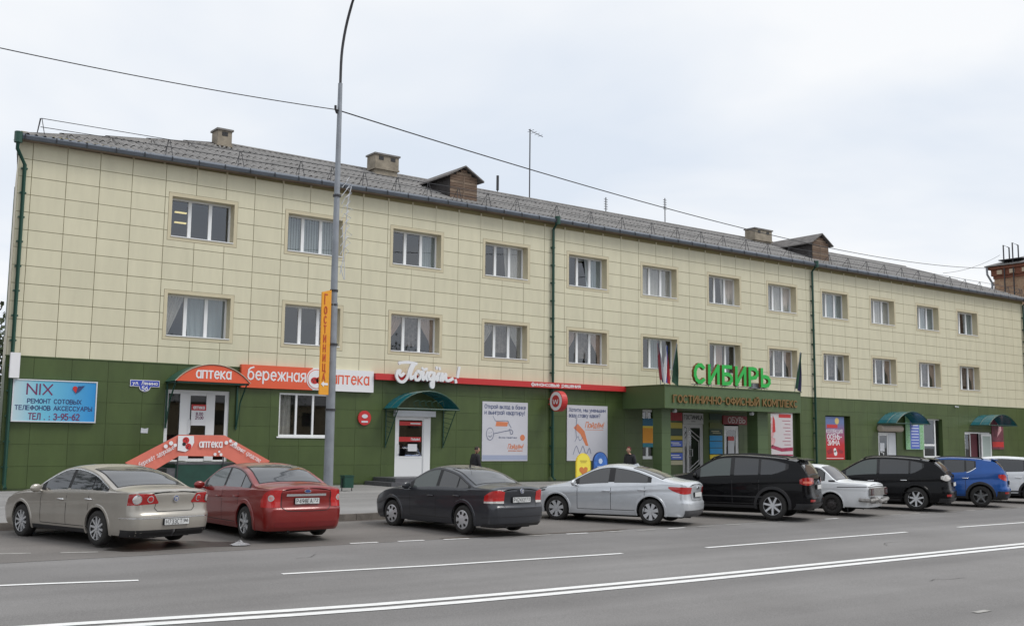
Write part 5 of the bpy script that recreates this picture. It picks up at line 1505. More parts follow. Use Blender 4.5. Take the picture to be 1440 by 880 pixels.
def wheel(parent, x, y, r, sd, style, wd=.21, nsp=5):
    wh = put('wheel', None, parent, (x, y, r))
    key = ('wheel', r, style, nsp)
    if key not in TC:
        q = MB(); n = 32
        prof = [(.58 * r, -.06), (.66 * r, -.10), (.80 * r, -.105), (.93 * r, -.095), (.985 * r, -.07), (r, 0), (.985 * r, .07), (.93 * r, .095), (.8 * r, .105), (.6 * r, .1)]
        q.grid([[(px_, pr * cos(2 * pi * k / n), pr * sin(2 * pi * k / n)) for pr, px_ in prof] for k in range(n + 1)])
        ty = q.mesh('tyre', tyre_m, True, True, 45)
        R_ = .68 * r; q = MB(); q.cur = 0
        rm = rim_d if style == 'dark' else steel_w if style == 'steel' else rim_m
        prof = [(R_, -.085), (R_ * 1.0, -.10), (R_ * .95, -.098), (R_ * .92, -.075), (R_ * .9, .06)]
        q.grid([[(px_, pr * cos(2 * pi * k / n), pr * sin(2 * pi * k / n)) for pr, px_ in prof] for k in range(n + 1)])
        if style == 'steel':
            q.grid([[(px_, pr * cos(2 * pi * k / n), pr * sin(2 * pi * k / n)) for pr, px_ in ((R_ * .92, -.06), (R_ * .8, -.045), (R_ * .6, -.07), (R_ * .42, -.075), (R_ * .3, -.095), (0.001, -.1))] for k in range(n + 1)])
            for k in range(8):
                a = 2 * pi * k / 8; q.cur = 1; disc(q, (-.07, R_ * .72 * cos(a), R_ * .72 * sin(a)), .022, (-.012, 0, 0), 8, Vector((0, 1, 0)), FZ); q.cur = 0
        elif style == 'cover':
            q.grid([[(px_, pr * cos(2 * pi * k / n), pr * sin(2 * pi * k / n)) for pr, px_ in ((R_ * .97, -.095), (R_ * .9, -.1), (R_ * .45, -.115), (R_ * .2, -.125), (0.001, -.125))] for k in range(n + 1)])
            q.cur = 1
            for k in range(7):
                a = 2 * pi * (k + .5) / 7; u = Vector((0, cos(a), sin(a))); v = Vector((0, -sin(a), cos(a)))
                P_ = [u * R_ * .52 - v * .012, u * R_ * .60 - v * .022, u * R_ * .80 - v * .024, u * R_ * .84, u * R_ * .80 + v * .024, u * R_ * .60 + v * .022, u * R_ * .52 + v * .012]
                q.prism([p + Vector((-.1, 0, 0)) for p in P_], (-.022, 0, 0))
            q.cur = 0
        else:
            for k in range(nsp):
                a = 2 * pi * (k + .25) / nsp; u = Vector((0, cos(a), sin(a))); v = Vector((0, -sin(a), cos(a)))
                if style == 'twin':
                    sp = ((-.10, .018), (.10, .018))
                else: sp = ((0, .018 if nsp > 8 else .026),)
                for o_, hw_ in sp:
                    a_, b_ = u * R_ * .15 + v * o_ * R_ * .6, u * R_ * .95 + v * o_ * R_ * 2.3
                    f = 2.0 if (style == 'flare') else 1
                    q.prism([a_ - v * hw_ + Vector((-.085, 0, 0)), b_ - v * hw_ * f + Vector((-.092, 0, 0)), b_ + v * hw_ * f + Vector((-.092, 0, 0)), a_ + v * hw_ + Vector((-.085, 0, 0))], (.035, 0, 0))
            disc(q, (-.09, 0, 0), R_ * .2, (-.012, 0, 0), 16, Vector((0, 1, 0)), FZ)
            q.cur = 1; disc(q, (-.02, 0, 0), R_ * .93, (.02, 0, 0), 24, Vector((0, 1, 0)), FZ); q.cur = 2; disc(q, (-.03, 0, 0), R_ * .55, (-.01, 0, 0), 24, Vector((0, 1, 0)), FZ)
        ri = q.mesh('rim', [rm, under_m, mat('brake_disc', (.12, .115, .11), .5, metal=.5)], False, True)
        TC[key] = (ty, ri)
    ty, ri = TC[key]
    a = put('tyre', ty, wh); b = put('rim', ri, wh)
    if sd > 0: wh.rotation_euler = (0, 0, pi)
    return wh
GCAR = 'cars parked nose in along the hotel kerb'
def build_car(label, spec, paint, pos, ang, o, group=GCAR):
    """o: dict of options for windows, lights, plates"""
    s = spec; L, W = s.L, s.W; h = L / 2
    t = thing('parked_car', label, 'car', (pos[0], pos[1], gz(pos[1]) + .006), radians(ang), group)
    s.body('body', paint, t)
    side = lambda sd, off: (lambda y, z: s.side(y, z, sd, off))
    gside, gfront, grear = o.get('glass', (carglass, carglass, carglass))
    mg = o.get('margin', .045)
    dlo = o['dlo']           # (ya rear end, yb front end)
    tp_ = o.get('taper', (-9, 0, 0))
    tq = lambda y: max(0, (tp_[0] - y) / max(.01, tp_[0] - o['dlo'][0])) ** 2.2
    up = lambda y: s.ze(y) - mg - tp_[1] * tq(y)
    lo = lambda y: s.belt(y) + .028 + tp_[2] * tq(y)
    divs = o['divs']         # list of (ya, yb, glass, slant)
    for sd in (-1, 1):
        # black surround then panes
        f = side(sd, .003)
        s.band(f, 'window_surround', trim_m, t, dlo[0], dlo[1], lambda y: min(lo(y) - .012, up(y)), lambda y: max(up(y) + .012, lo(y) - .01), 40, 4)
        for (ya, yb, gl) in divs:
            q = MB(); n = 12; P_ = []
            for i in range(n + 1):
                row = []
                for j in range(5):
                    u = i / n; v = j / 4
                    sa, sb = o.get('slant', (0, 0))
                    y = (ya + (yb - ya) * u)
                    a, b = lo(y) + .008, up(y) - .004
                    b = max(b, a + .004)
                    row.append(s.side(y, a + (b - a) * v, sd, .0065))
                P_.append(row)
            q.grid(P_); q.build('side_window', gl, t, smooth=True)
        if o.get('chrome'):
            q = MB(); s.line(side(sd, .009), q, [(y, lo(y) - .012) for y in [dlo[0] + (dlo[1] - dlo[0]) * k / 20 for k in range(21)]], .02)
            if o['chrome'] == 2: s.line(side(sd, .009), q, [(y, up(y) + .012) for y in [dlo[0] + (dlo[1] - dlo[0]) * k / 30 for k in range(31)] if up(y) > lo(y)], .018)
            q.build('chrome_strip', chrome, t)
        # seams, handles
        q = MB(); f = side(sd, .0022)
        zs0 = s.zb + .12
        for yv in o['seams']:
            s.line(f, q, [(yv, zs0), (yv, s.belt(yv))], .012)
        s.line(f, q, [(o['seams'][0], zs0), (o['seams'][-1], zs0)], .012)
        if o.get('rearseam', True):
            yr_ = o['seams'][0]; s.line(f, q, [(yr_, s.belt(yr_)), (yr_ - .05, .75), (s.yrw + s.r + .12, .55)], .012) if False else None
        q.build('door_seam', trim_m, t)
        for yh in o['handles']:
            zh = s.belt(yh) - o.get('hdrop', .13); p = s.side(yh, zh, sd, .0)
            q = MB(); q.tube([p + Vector((0, .10, 0)), p + Vector((sd * .035, .085, 0)), p + Vector((sd * .038, -.085, 0)), p + Vector((0, -.10, 0))], .014, 6); q.build('door_handle', o.get('handle_m', paint), t, smooth=True)
        if o.get('mould'):
            q = MB(); s.line(side(sd, .012), q, [(o['seams'][0] - .1, o['mould']), (o['seams'][-1], o['mould'])], .035); q.build('side_moulding', o.get('mould_m', trim_m), t)
        # crease catching the light
        # sill
        s.band(side(sd, .006), 'sill', o.get('sill_m', trim_m), t, s.yrw + s.r + .1, s.yfw - s.r - .1, lambda y: s.zb + .0, lambda y: s.zb + .075, 14, 2)
        # arch lips
        for yc in (s.yrw, s.yfw):
            q = MB(); R_ = s.r + .062; rows_ = []
            wl = o.get('arch', .03)
            a0, a1 = -18, 198
            for k in range(25):
                a = radians(a0 + (a1 - a0) * k / 24)
                row = []
                for rr_, of in ((R_ - .012, -.02), (R_ - .010, .012), (R_ + wl, .014), (R_ + wl + .012, .0)):
                    y = yc + rr_ * cos(a); z = max(s.zb - .02, s.r + .01 + rr_ * sin(a))
                    row.append(s.side(y, z, sd, of))
                rows_.append(row)
            q.grid(rows_); q.build('wheel_arch', o.get('arch_m', paint), t, smooth=True, angle=30)
        # mirror
        ym = dlo[1] - .08; p = s.side(ym, s.belt(ym) + .02, sd, 0)
        q = MB(); n = 10; c = p + Vector((sd * .13, .03, .06))
        q.grid([[c + Vector((sd * .125 * cos(th) * sin(ph), .075 * cos(ph) * (1 if cos(ph) > 0 else .5), .085 * sin(th) * sin(ph))) for th in [2 * pi * k / n for k in range(n + 1)]] for ph in [pi * k / 6 for k in range(7)]])
        q.tube([p, c + Vector((-sd * .06, 0, -.04))], .028, 6)
        q.build('mirror', o.get('mirror_m', paint), t, smooth=True)
        for yc in (s.yrw, s.yfw): wheel(t, sd * (W / 2 - .125), yc, s.r, sd, o.get('rim', 'alloy'), nsp=o.get('nsp', 5))
    # screens
    for nm, (ya, yb), gl, kk in (('rear_window', o['back'], grear, o.get('bk', .86)), ('windscreen', o['screen'], gfront, .9)):
        for nm2, off, g_, gx in ((nm + '_seal', .003, trim_m, 1.035), (nm, .0065, gl, 1)):
            q = MB(); P_ = []
            e_ = 0 if gx == 1 else .02
            for i in range(15):
                u = i / 14; y = (ya - e_) + (yb - ya + 2 * e_) * u; xe = s.hw(y, s.ze(y)) * kk * gx
                P_.append([s.tp(-xe + 2 * xe * j / 16, y, off) for j in range(17)])
            q.grid(P_); q.build(nm2, g_, t, smooth=True)
    # rear lights and other wrapped bands
    for (nm, m_, qa, qb, lo_, hi_, off, sides, end) in o['bands']:
        flo = pchip(lo_) if isinstance(lo_, list) else (lambda q_, v=lo_: v); fhi = pchip(hi_) if isinstance(hi_, list) else (lambda q_, v=hi_: v)
        for sd in sides:
            s.band(lambda a, z: s.wrap(a, z, sd, off, end), nm, m_, t, qa, qb, flo, fhi, 16, 5)
    for (nm, m_, q0, z0, r_, off, sides, end) in o.get('rounds', []):
        for sd in sides:
            q = MB(); rows_ = []
            for rr_ in (r_, r_ * .55, .001):
                rows_.append([s.wrap(q0 + rr_ * cos(2 * pi * k / 20), z0 + rr_ * sin(2 * pi * k / 20), sd, off + (.004 if rr_ < r_ else 0), end) for k in range(21)])
            q.grid(rows_); q.build(nm, m_, t, smooth=True)
    for (m_, wd, sides, end, pts) in o.get('lines', []):
        for sd in sides:
            q = MB(); s.line(lambda a, z: s.wrap(a, z, sd, .0035, end), q, pts, wd); q.build('panel_seam' if wd < .015 else 'trim_strip', m_, t)
    if o.get('plate'):
        zp, s1 = o['plate']; yp = -h + s.rear(zp) - .055 - .012
        q = MB(); q.box(-.27, .27, yp - .012, yp + .03, zp - .06, zp + .06); q.build('plate_holder', trim_m, t)
        q = MB(); q.box(-.26, .26, yp - .018, yp - .0125, zp - .055, zp + .055); pl = q.build('number_plate', plate_m, t)
        q = MB()
        if s1[0]: ftext(q, s1[0], -.235, zp - .04, yp - .0185, .08, .0095, width=.34, sp=.26); ftext(q, s1[1], .145, zp - .015, yp - .0185, .055, .008, width=.085, sp=.3); q.box(.125, .128, yp - .02, yp - .0185, zp - .05, zp + .05)
        q.build('lettering', plate_i, pl)
    if o.get('badge'):
        zp, rb_ = o['badge']; yp = -h + s.rear(zp) - .052
        q = MB(); disc(q, (0, yp, zp), rb_, (0, -.012, 0), 20, squash=o.get('bsq', 1)); bd = q.build('badge', chrome, t)
        q = MB(); disc(q, (0, yp - .0122, zp), rb_ * .82, (0, -.003, 0), 20, squash=o.get('bsq', 1)); q.build('badge_field', o.get('bm', mat('badge_blue', (.03, .06, .2), .4)), bd)
        if o.get('bt'): q = MB(); ftext(q, o['bt'], 0, zp - rb_ * .5, yp - .0154, rb_ * .95, .012, width=rb_ * 1.0, center=True); q.build('badge_mark', chrome, bd)
    q = MB(); q.tube([(-.35, -h + .06, s.zb - .01), (-.35, -h + .5, s.zb - .02)], .03, 8); q.box(-.5, .5, -h + .25, -h + .75, s.zb - .05, s.zb + .02); q.build('exhaust', under_m, t)
    q = MB(); q.box(-.55, .55, s.yrw - .06, s.yrw + .06, s.r - .08, s.r + .04); q.box(-.35, .35, s.yrw, s.yfw, .14, s.zb + .03); q.build('axle', under_m, t)
    for fn in o.get('extra', []): fn(s, t)
    return t

S_ = ('L', 'W')
both = (-1, 1)
def sedan_rear(zb, bump, deck): return [(zb, .10), (zb + .08, .03), (bump - .1, .0), (bump, .0), (bump + .03, .035), (deck - .25, .05), (deck - .05, .02), (deck + .05, .03), (1.6, .1)]
def nose(zb, hi=.75): return [(zb, .10), (zb + .1, .02), (.5, .0), (.6, .03), (hi, .12), (1.0, .25), (1.6, .3)]

# champagne saloon
passat = Car(4.77, 1.82, 1.47, 2.71, 1.13, .325,
  [(-2.385, 1.015), (-2.28, 1.055), (-2.0, 1.075), (-1.72, 1.09), (-1.4, 1.205), (-1.0, 1.355), (-.6, 1.435), (-.15, 1.47), (.3, 1.455), (.6, 1.405), (.95, 1.26), (1.3, 1.075), (1.42, 1.03), (1.8, .96), (2.15, .84), (2.385, .66)],
  [(-2.385, 1.0), (-1.7, .985), (-1, .965), (0, .93), (1.3, .89), (2.385, .7)], sedan_rear(.22, .60, 1.03), nose(.22), zb=.22, rc=.22, cab=.33)
build_car('champagne beige saloon parked nearest the hotel corner', passat, carpaint('champagne_paint', (.40, .375, .335), .4, .28), (6.38, -17.03), 15.7, dict(
  dlo=(-1.52, .80), divs=[(-1.46, -1.0, carglass), (-.96, -.24, carglass), (-.14, .66, carglass)], seams=[-.95, -.19, .72], handles=[-.98, -.03], hdrop=.12, handle_m=chrome,
  back=(-1.62, -.68), screen=(.32, .95), chrome=2, rim='alloy', nsp=10, sill_m=trim_m, glass=(carglass, carglass, carglass_g),
  bands=[('tail_light', tail_m, -.42, .16, [(-.42, .80), (-.2, .79), (.16, .77)], [(-.42, .83), (-.3, .97), (0, .985), (.16, .97)], .005, both, -1),
         ('lower_bumper', trim_m, -.95, .36, .2, .33, .004, both, -1)],
  rounds=[('lamp_clear', chrome, -.02, .875, .082, .008, both, -1), ('lamp_lens', lamp_w, -.02, .875, .062, .014, both, -1), ('lamp_clear', chrome, -.26, .88, .062, .008, both, -1), ('lamp_lens', tail_b, -.26, .88, .046, .014, both, -1)],
  lines=[(trim_m, .012, both, -1, [(-.95, .66), (-.42, .66), (-.36, .72), (-.38, .8)]), (chrome, .018, both, -1, [(-.95, .545), (0, .545), (.4, .54)]), (trim_m, .01, both, -1, [(-.95, 1.0), (-.3, 1.0), (0, 1.0)])],
  plate=(.47, ('Н733СТ', '96')), badge=(.885, .06), bt='VW'))
# dark red saloon
focus = Car(4.48, 1.80, 1.49, 2.64, 1.0, .325,
  [(-2.24, 1.03), (-2.15, 1.075), (-1.85, 1.09), (-1.6, 1.11), (-1.3, 1.23), (-.9, 1.385), (-.5, 1.465), (-.1, 1.49), (.35, 1.47), (.65, 1.41), (1.0, 1.24), (1.3, 1.07), (1.42, 1.02), (1.8, .93), (2.1, .80), (2.24, .66)],
  [(-2.24, 1.0), (-1.6, .985), (-1, .965), (0, .93), (1.3, .90), (2.24, .7)], sedan_rear(.2, .62, 1.05), nose(.2), zb=.2, rc=.2, cab=.15)
build_car('dark red saloon parked between the beige car and the lamp post', focus, carpaint('red_paint', (.215, .013, .011), .1, .28, coat=.6), (9.62, -17.15), .9, dict(
  dlo=(-1.42, .97), divs=[(-1.36, -.98, carglass), (-.93, -.16, carglass_g), (-.06, .83, carglass_l)], seams=[-.92, -.11, .88], handles=[-.85, .05],
  back=(-1.5, -.6), screen=(.5, 1.14), bk=.84, rim='alloy', nsp=7, sill_m=carpaint('red_paint', (.24, .018, .016)), glass=(carglass, carglass, carglass_g), arch=.06,
  bands=[('tail_light', tail_b, -.22, .22, [(-.22, .66), (.0, .655), (.22, .66)], [(-.22, 1.0), (0, .99), (.12, .93), (.22, .80)], .006, both, -1),
         ('reflector', mat('red_paint_low', (.17, .012, .013), .4), -.75, -.1, .27, .37, .006, both, -1)],
  rounds=[('lamp_clear', lamp_w, -.03, .84, .062, .011, both, -1), ('lamp_lens', mat('lamp_pink', (.7, .35, .33), .2), -.03, .84, .035, .02, both, -1)],
  lines=[(trim_m, .012, both, -1, [(-.95, .58), (-.36, .59), (-.25, .66), (-.23, .95), (-.2, 1.01)]), (chrome, .045, both, -1, [(-.95, .895), (-.34, .895)])],
  plate=(.78, ('Р498ЕА', '72')), badge=(.97, .075), bsq=.45))
# dark grey saloon
polo = Car(4.384, 1.68, 1.465, 2.55, 1.0, .31,
  [(-2.19, 1.0), (-2.1, 1.045), (-1.8, 1.06), (-1.55, 1.075), (-1.25, 1.19), (-.85, 1.355), (-.45, 1.435), (-.05, 1.465), (.35, 1.445), (.65, 1.385), (1.0, 1.215), (1.25, 1.07), (1.38, 1.01), (1.75, .93), (2.05, .80), (2.19, .66)],
  [(-2.19, .98), (-1.6, .965), (-1, .945), (0, .915), (1.3, .88), (2.19, .7)], sedan_rear(.2, .6, 1.02), nose(.2), zb=.2, rc=.2, cab=.38)
def whip(x, y, ln):
    def f(s, t):
        z = s.topz(x, y); q = MB(); q.tube([(x, y, z - .01), (x, y, z + .05)], .02, 6); q.tube([(x, y, z + .04), (x, y - ln * .55, z + .04 + ln * .75)], .006, 4); q.build('aerial', trim_m, t)
    return f
def fin(x, y, m_):
    def f(s, t):
        z = s.topz(x, y) - .005; q = MB(); q.prism([(x - .02, y - .1, z), (x - .02, y + .12, z), (x - .02, y - .06, z + .06)], (.04, 0, 0)); q.build('aerial_fin', m_, t)
    return f
grp = carpaint('graphite_paint', (.042, .045, .053), .3, .28)
build_car('dark grey saloon with long roof aerial in front of the white office door', polo, grp, (14.02, -18.2), 6.4, dict(
  dlo=(-1.4, .74), divs=[(-1.33, -.99, carglass), (-.94, -.33, carglass), (-.22, .6, carglass_l)], seams=[-.92, -.27, .66], handles=[-1.0, -.1], mirror_m=grp,
  back=(-1.45, -.55), screen=(.3, .86), rim='cover', sill_m=grp, glass=(carglass, carglass, carglass_g), arch=.045, extra=[whip(0, -.5, .42)],
  bands=[('tail_light', tail_b, -.25, .24, [(-.25, .74), (.24, .73)], [(-.25, .93), (-.1, .965), (.05, .95), (.24, .84)], .006, both, -1),
         ('lamp_clear', lamp_w, -.25, .24, .69, [(-.25, .74), (.24, .73)], .006, both, -1), ('lower_bumper', trim_m, -.9, .3, .19, .25, .004, both, -1)],
  lines=[(trim_m, .012, both, -1, [(-.95, .56), (-.3, .57), (-.24, .66), (-.24, .7)]), (trim_m, .012, both, -1, [(-.95, .40), (0, .40), (.35, .38)])],
  plate=(.76, ('Р424ХУ', '72')), badge=(.945, .055), bt='VW'))
# silver saloon
rio = Car(4.37, 1.70, 1.47, 2.57, .95, .315,
  [(-2.185, 1.0), (-2.1, 1.06), (-1.8, 1.095), (-1.55, 1.14), (-1.2, 1.265), (-.8, 1.385), (-.4, 1.45), (0, 1.47), (.35, 1.455), (.7, 1.39), (1.1, 1.20), (1.4, 1.05), (1.55, .995), (1.85, .91), (2.08, .79), (2.185, .64)],
  [(-2.185, 1.0), (-1.6, 1.0), (-1, .975), (0, .925), (1.3, .87), (2.185, .7)], sedan_rear(.2, .55, 1.02), nose(.2), zb=.21, rc=.22, cab=.38)
silv = carpaint('silver_paint', (.62, .645, .68), .4, .26)
build_car('silver saloon with two tone alloy wheels before the pavement signs', rio, silv, (19.1, -18.12), 26.4, dict(
  dlo=(-1.25, .84), divs=[(-1.15, -.26, carglass_g), (-.10, .70, carglass_g)], seams=[-1.08, -.18, .74], handles=[-1.02, -.05], hdrop=.13, mirror_m=silv,
  back=(-1.5, -.72), screen=(.36, 1.0), chrome=0, rim='flare', nsp=7, sill_m=silv, glass=(carglass_g, carglass, carglass_g), extra=[fin(0, -.55, silv)],
  bands=[('tail_light', tail_b, -.3, .42, [(-.3, .77), (0, .76), (.25, .82), (.42, .90)], [(-.3, .92), (0, .93), (.42, .94)], .006, both, -1), ('lower_bumper', mat('grey_trim', (.07, .07, .075), .6), -.9, .02, .2, .36, .005, both, -1),
         ('headlight', mat('headlight_dark', (.06, .065, .07), .1, coat=.6), -.25, .42, [(-.25, .64), (.42, .76)], [(-.25, .74), (.42, .86)], .006, both, 1)],
  lines=[(trim_m, .012, both, -1, [(-.95, .58), (-.35, .6), (-.3, .76)])],
  plate=(.74, ('', '')), badge=(.9, .055), bsq=.6, bm=trim_m))
# black SUV
x5 = Car(4.85, 1.93, 1.74, 2.93, 1.05, .375,
  [(-2.425, 1.10), (-2.36, 1.2), (-2.2, 1.46), (-2.05, 1.60), (-1.9, 1.635), (-1.2, 1.705), (-.4, 1.74), (.2, 1.725), (.5, 1.69), (.85, 1.54), (1.25, 1.29), (1.42, 1.21), (1.8, 1.13), (2.2, 1.0), (2.425, .8)],
  [(-2.425, 1.15), (-1.6, 1.15), (-1, 1.12), (0, 1.07), (1.3, 1.03), (2.425, .8)], [(.3, .12), (.38, .03), (.6, .0), (.68, .04), (1.0, .06), (1.25, .06), (1.8, .12)], nose(.28, .95), zb=.3, rc=.26, tum=.30, cab=.38)
x5.prof = pchip([(.25, .93), (.4, .97), (.6, .99), (.75, 1.0), (.9, .995), (1.1, .97), (1.8, .93)])
blk = carpaint('black_paint', (.004, .004, .005), .0, .25, .1, .22, .12)
def spoiler(y, z, w_, m_):
    def f(s, t):
        q = MB(); q.prism([(-w_, y, z), (w_, y, z), (w_ * .96, y - .2, z - .035), (-w_ * .96, y - .2, z - .035)], (0, .0, .03)); q.build('roof_spoiler', m_, t)
    return f
def rails(ya, yb, inset=.12):
    def f(s, t):
        for sd in both:
            q = MB(); pts = [(sd * (s.hw(y, s.ze(y)) - inset), y, s.topz(s.hw(y, s.ze(y)) - inset, y) + .035) for y in [ya + (yb - ya) * k / 8 for k in range(9)]]
            pts = [(pts[0][0], pts[0][1] - .08, pts[0][2] - .05)] + pts + [(pts[-1][0], pts[-1][1] + .08, pts[-1][2] - .06)]
            q.tube(pts, .018, 6); q.build('roof_rail', trim_m, t, smooth=True)
    return f
build_car('black off roader with dark rear glass between silver and white saloons', x5, blk, (23.28, -18.34), 26.7, dict(
  dlo=(-1.8, .76), divs=[(-1.72, -1.06, carglass), (-.99, -.33, carglass), (-.22, .62, carglass_l)], seams=[-1.02, -.28, .72], handles=[-.92, -.1], hdrop=.14,
  back=(-2.34, -2.08), screen=(.16, .82), rim='alloy', nsp=7, mould=.60, taper=(-1.05, .07, .2), glass=(carglass, carglass, carglass_g), arch=.055, arch_m=trim_m, extra=[spoiler(-2.0, 1.61, .66, blk), rails(-1.7, .3)],
  bands=[('tail_light', tail_m, -.34, .26, [(-.34, .98), (0, .93), (.26, .98)], [(-.34, 1.12), (0, 1.14), (.26, 1.09)], .006, both, -1), ('lamp_lens', mat('tail_amber', (.75, .2, .14), .15), -.2, .14, .98, 1.04, .010, both, -1), ('lower_bumper', trim_m, -.95, .4, .29, .45, .005, both, -1), ('reflector', tail_m, -.3, -.02, .50, .56, .007, both, -1)],
  lines=[(trim_m, .012, both, -1, [(-.95, .7), (-.4, .72), (-.36, .98)])],
  plate=(.88, ('', '')), badge=(1.02, .05)))
# white old saloon with a battered tail
lada = Car(4.17, 1.61, 1.44, 2.42, 1.08, .30,
  [(-2.085, .90), (-2.0, .945), (-1.6, .965), (-1.22, .985), (-1.08, 1.05), (-.85, 1.25), (-.68, 1.375), (-.5, 1.42), (-.1, 1.44), (.35, 1.42), (.52, 1.375), (.8, 1.17), (1.0, 1.0), (1.12, .965), (1.6, .935), (1.98, .90), (2.085, .84)],
  [(-2.085, .87), (-1, .905), (1, .885), (2.085, .83)], [(.25, .06), (.4, .02), (.6, .0), (.8, .0), (.92, .01), (1.5, .1)], [(.25, .06), (.4, .02), (.55, .0), (.7, .0), (.85, .02), (1.5, .1)], zb=.24, rc=.08, tum=.28, rise=.045, planr=.05, planf=.05)
whitep = carpaint('white_paint', (.76, .78, .80), 0, .4, .06)
def lada_tail(s, t):
    y = -s.L / 2
    gr = mat('bumper_grey', (.26, .25, .24), .45, metal=.3, var=.45, scale=14)
    q = MB(); q.box(-.74, .74, y - .075, y - .02, .58, .80); q.build('tail_panel', gr, t)
    for x in (-.64, .64):
        q = MB(); q.box(x - .10, x + .10, y - .098, y - .076, .60, .78); lp = q.build('tail_light', mat('smoked_lens', (.10, .03, .03), .2, coat=.4), t)
        for dx in (-.05, .05): q = MB(); q.box(x + dx - .035, x + dx + .035, y - .106, y - .099, .63, .75); q.build('lamp_lens', mat('grey_lens', (.16, .15, .16), .2, coat=.4), lp)
    q = MB(); q.tube([(-.84, y + .25, .46), (-.83, y - .08, .44), (-.5, y - .17, .48), (-.1, y - .13, .41), (.4, y - .16, .45), (.82, y - .08, .46), (.84, y + .2, .47)], .055, 7); q.build('bent_bumper', gr, t)
    q = MB(); q.box(-.6, -.35, y - .15, y - .02, .36, .54); q.build('bumper_bracket', gr, t)
    q = MB(); q.box(.3, .55, y - .14, y - .02, .34, .5); q.build('bumper_bracket', gr, t)
    for sd in both:
        q = MB(); q.box(sd * (s.W / 2 - .08) - .012, sd * (s.W / 2 - .08) + .012, s.yrw - s.r - .17, s.yrw - s.r - .15, .1, .34); q.build('mud_flap', trim_m, t)
        q = MB(); s.line(lambda yy, z: s.side(yy, z, sd, .008), q, [(-1.12, .97), (-.93, .97)], .05); q.build('pillar_vent', trim_m, t)
build_car('white boxy old saloon with a battered tail between the black cars', lada, whitep, (26.75, -18.25), 18, dict(
  dlo=(-.82, .83), divs=[(-.78, -.60, carglass), (-.55, -.02, carglass), (.04, .72, carglass)], seams=[-.58, .0, .88], handles=[-.42, .16], hdrop=.09, handle_m=chrome, mirror_m=trim_m, margin=.04,
  back=(-1.13, -.68), screen=(.56, .98), bk=.86, rim='steel', sill_m=whitep, glass=(carglass, carglass, mat('car_glass_brown', (.05, .043, .045), .05, spec=.7)), arch=.02, extra=[lada_tail],
  bands=[], lines=[(trim_m, .02, both, -1, [(-.75, .84), (.9, .80)])]))
# black crossover
rx = Car(4.74, 1.845, 1.68, 2.715, 1.02, .36,
  [(-2.37, 1.08), (-2.28, 1.2), (-2.05, 1.42), (-1.8, 1.565), (-1.6, 1.60), (-1.1, 1.65), (-.4, 1.68), (.1, 1.665), (.4, 1.62), (.8, 1.44), (1.2, 1.2), (1.4, 1.13), (1.8, 1.05), (2.15, .92), (2.37, .75)],
  [(-2.37, 1.1), (-1.6, 1.08), (-1, 1.06), (0, 1.02), (1.3, .97), (2.37, .75)], [(.25, .12), (.33, .03), (.6, .0), (.66, .04), (1.0, .07), (1.2, .06), (1.7, .1)], nose(.25, .9), zb=.27, rc=.26, tum=.33, cab=.22)
build_car('black crossover with clear tail lamps beyond the white old saloon', rx, blk, (30.73, -17.94), 24, dict(
  dlo=(-1.6, .9), divs=[(-1.54, -1.2, carglass), (-1.14, -.26, carglass), (-.17, .78, carglass_l)], seams=[-1.16, -.21, .85], handles=[-1.0, .0], hdrop=.13, handle_m=chrome,
  back=(-2.24, -1.85), screen=(.24, .95), rim='alloy', nsp=7, mould=.55, taper=(-.95, .05, .24), mould_m=blk, glass=(carglass, carglass, carglass_g), arch=.04, extra=[spoiler(-1.72, 1.585, .6, blk), rails(-1.45, .2)],
  bands=[('tail_light', lamp_w, -.34, .20, [(-.34, .97), (0, .93), (.20, 1.0)], [(-.34, 1.05), (0, 1.12), (.20, 1.06)], .006, both, -1), ('lower_bumper', trim_m, -.95, .3, .26, .4, .005, both, -1), ('reflector', tail_m, -.2, .05, .45, .52, .007, both, -1)],
  lines=[(trim_m, .012, both, -1, [(-.95, .66), (-.4, .68), (-.36, .98)])], plate=(.82, ('', ''))))
# blue crossover
mokka = Car(4.28, 1.78, 1.65, 2.555, .88, .345,
  [(-2.14, 1.12), (-2.08, 1.22), (-1.9, 1.42), (-1.72, 1.54), (-1.5, 1.585), (-1.0, 1.635), (-.4, 1.65), (.1, 1.63), (.4, 1.58), (.8, 1.36), (1.15, 1.14), (1.3, 1.08), (1.65, 1.0), (1.95, .88), (2.14, .7)],
  [(-2.14, 1.15), (-1.6, 1.13), (-1.2, 1.10), (0, 1.02), (1.2, .96), (2.14, .7)], [(.25, .12), (.35, .03), (.6, .0), (.66, .05), (1.0, .07), (1.3, .07), (1.7, .12)], nose(.25, .88), zb=.27, rc=.3, tum=.33, planr=.1, cab=.2)
bluep = carpaint('blue_paint', (.006, .075, .31), .3, .28)
build_car('bright blue crossover beyond the black crossover', mokka, bluep, (34.59, -17.9), 28.5, dict(
  dlo=(-1.14, .85), divs=[(-1.09, -.84, carglass), (-.78, -.15, carglass), (-.05, .74, carglass)], seams=[-.8, -.1, .8], handles=[-.8, .12], hdrop=.13, handle_m=chrome, chrome=1, taper=(-.6, .02, .18),
  back=(-2.06, -1.76), screen=(.24, .88), rim='dark', nsp=5, glass=(carglass, carglass, carglass), arch=.06, arch_m=trim_m, extra=[spoiler(-1.62, 1.57, .56, bluep), rails(-1.3, .15)],
  bands=[('tail_light', tail_b, -.16, .26, [(-.16, .86), (.0, .88), (.26, 1.0)], [(-.16, 1.0), (.0, 1.08), (.26, 1.08)], .006, both, -1), ('lower_bumper', trim_m, -.9, .42, .26, .52, .005, both, -1), ('reflector', tail_m, -.2, .05, .44, .5, .007, both, -1)],
  lines=[(trim_m, .012, both, -1, [(-.9, .62), (-.4, .64)])], plate=(.8, ('', ''))))
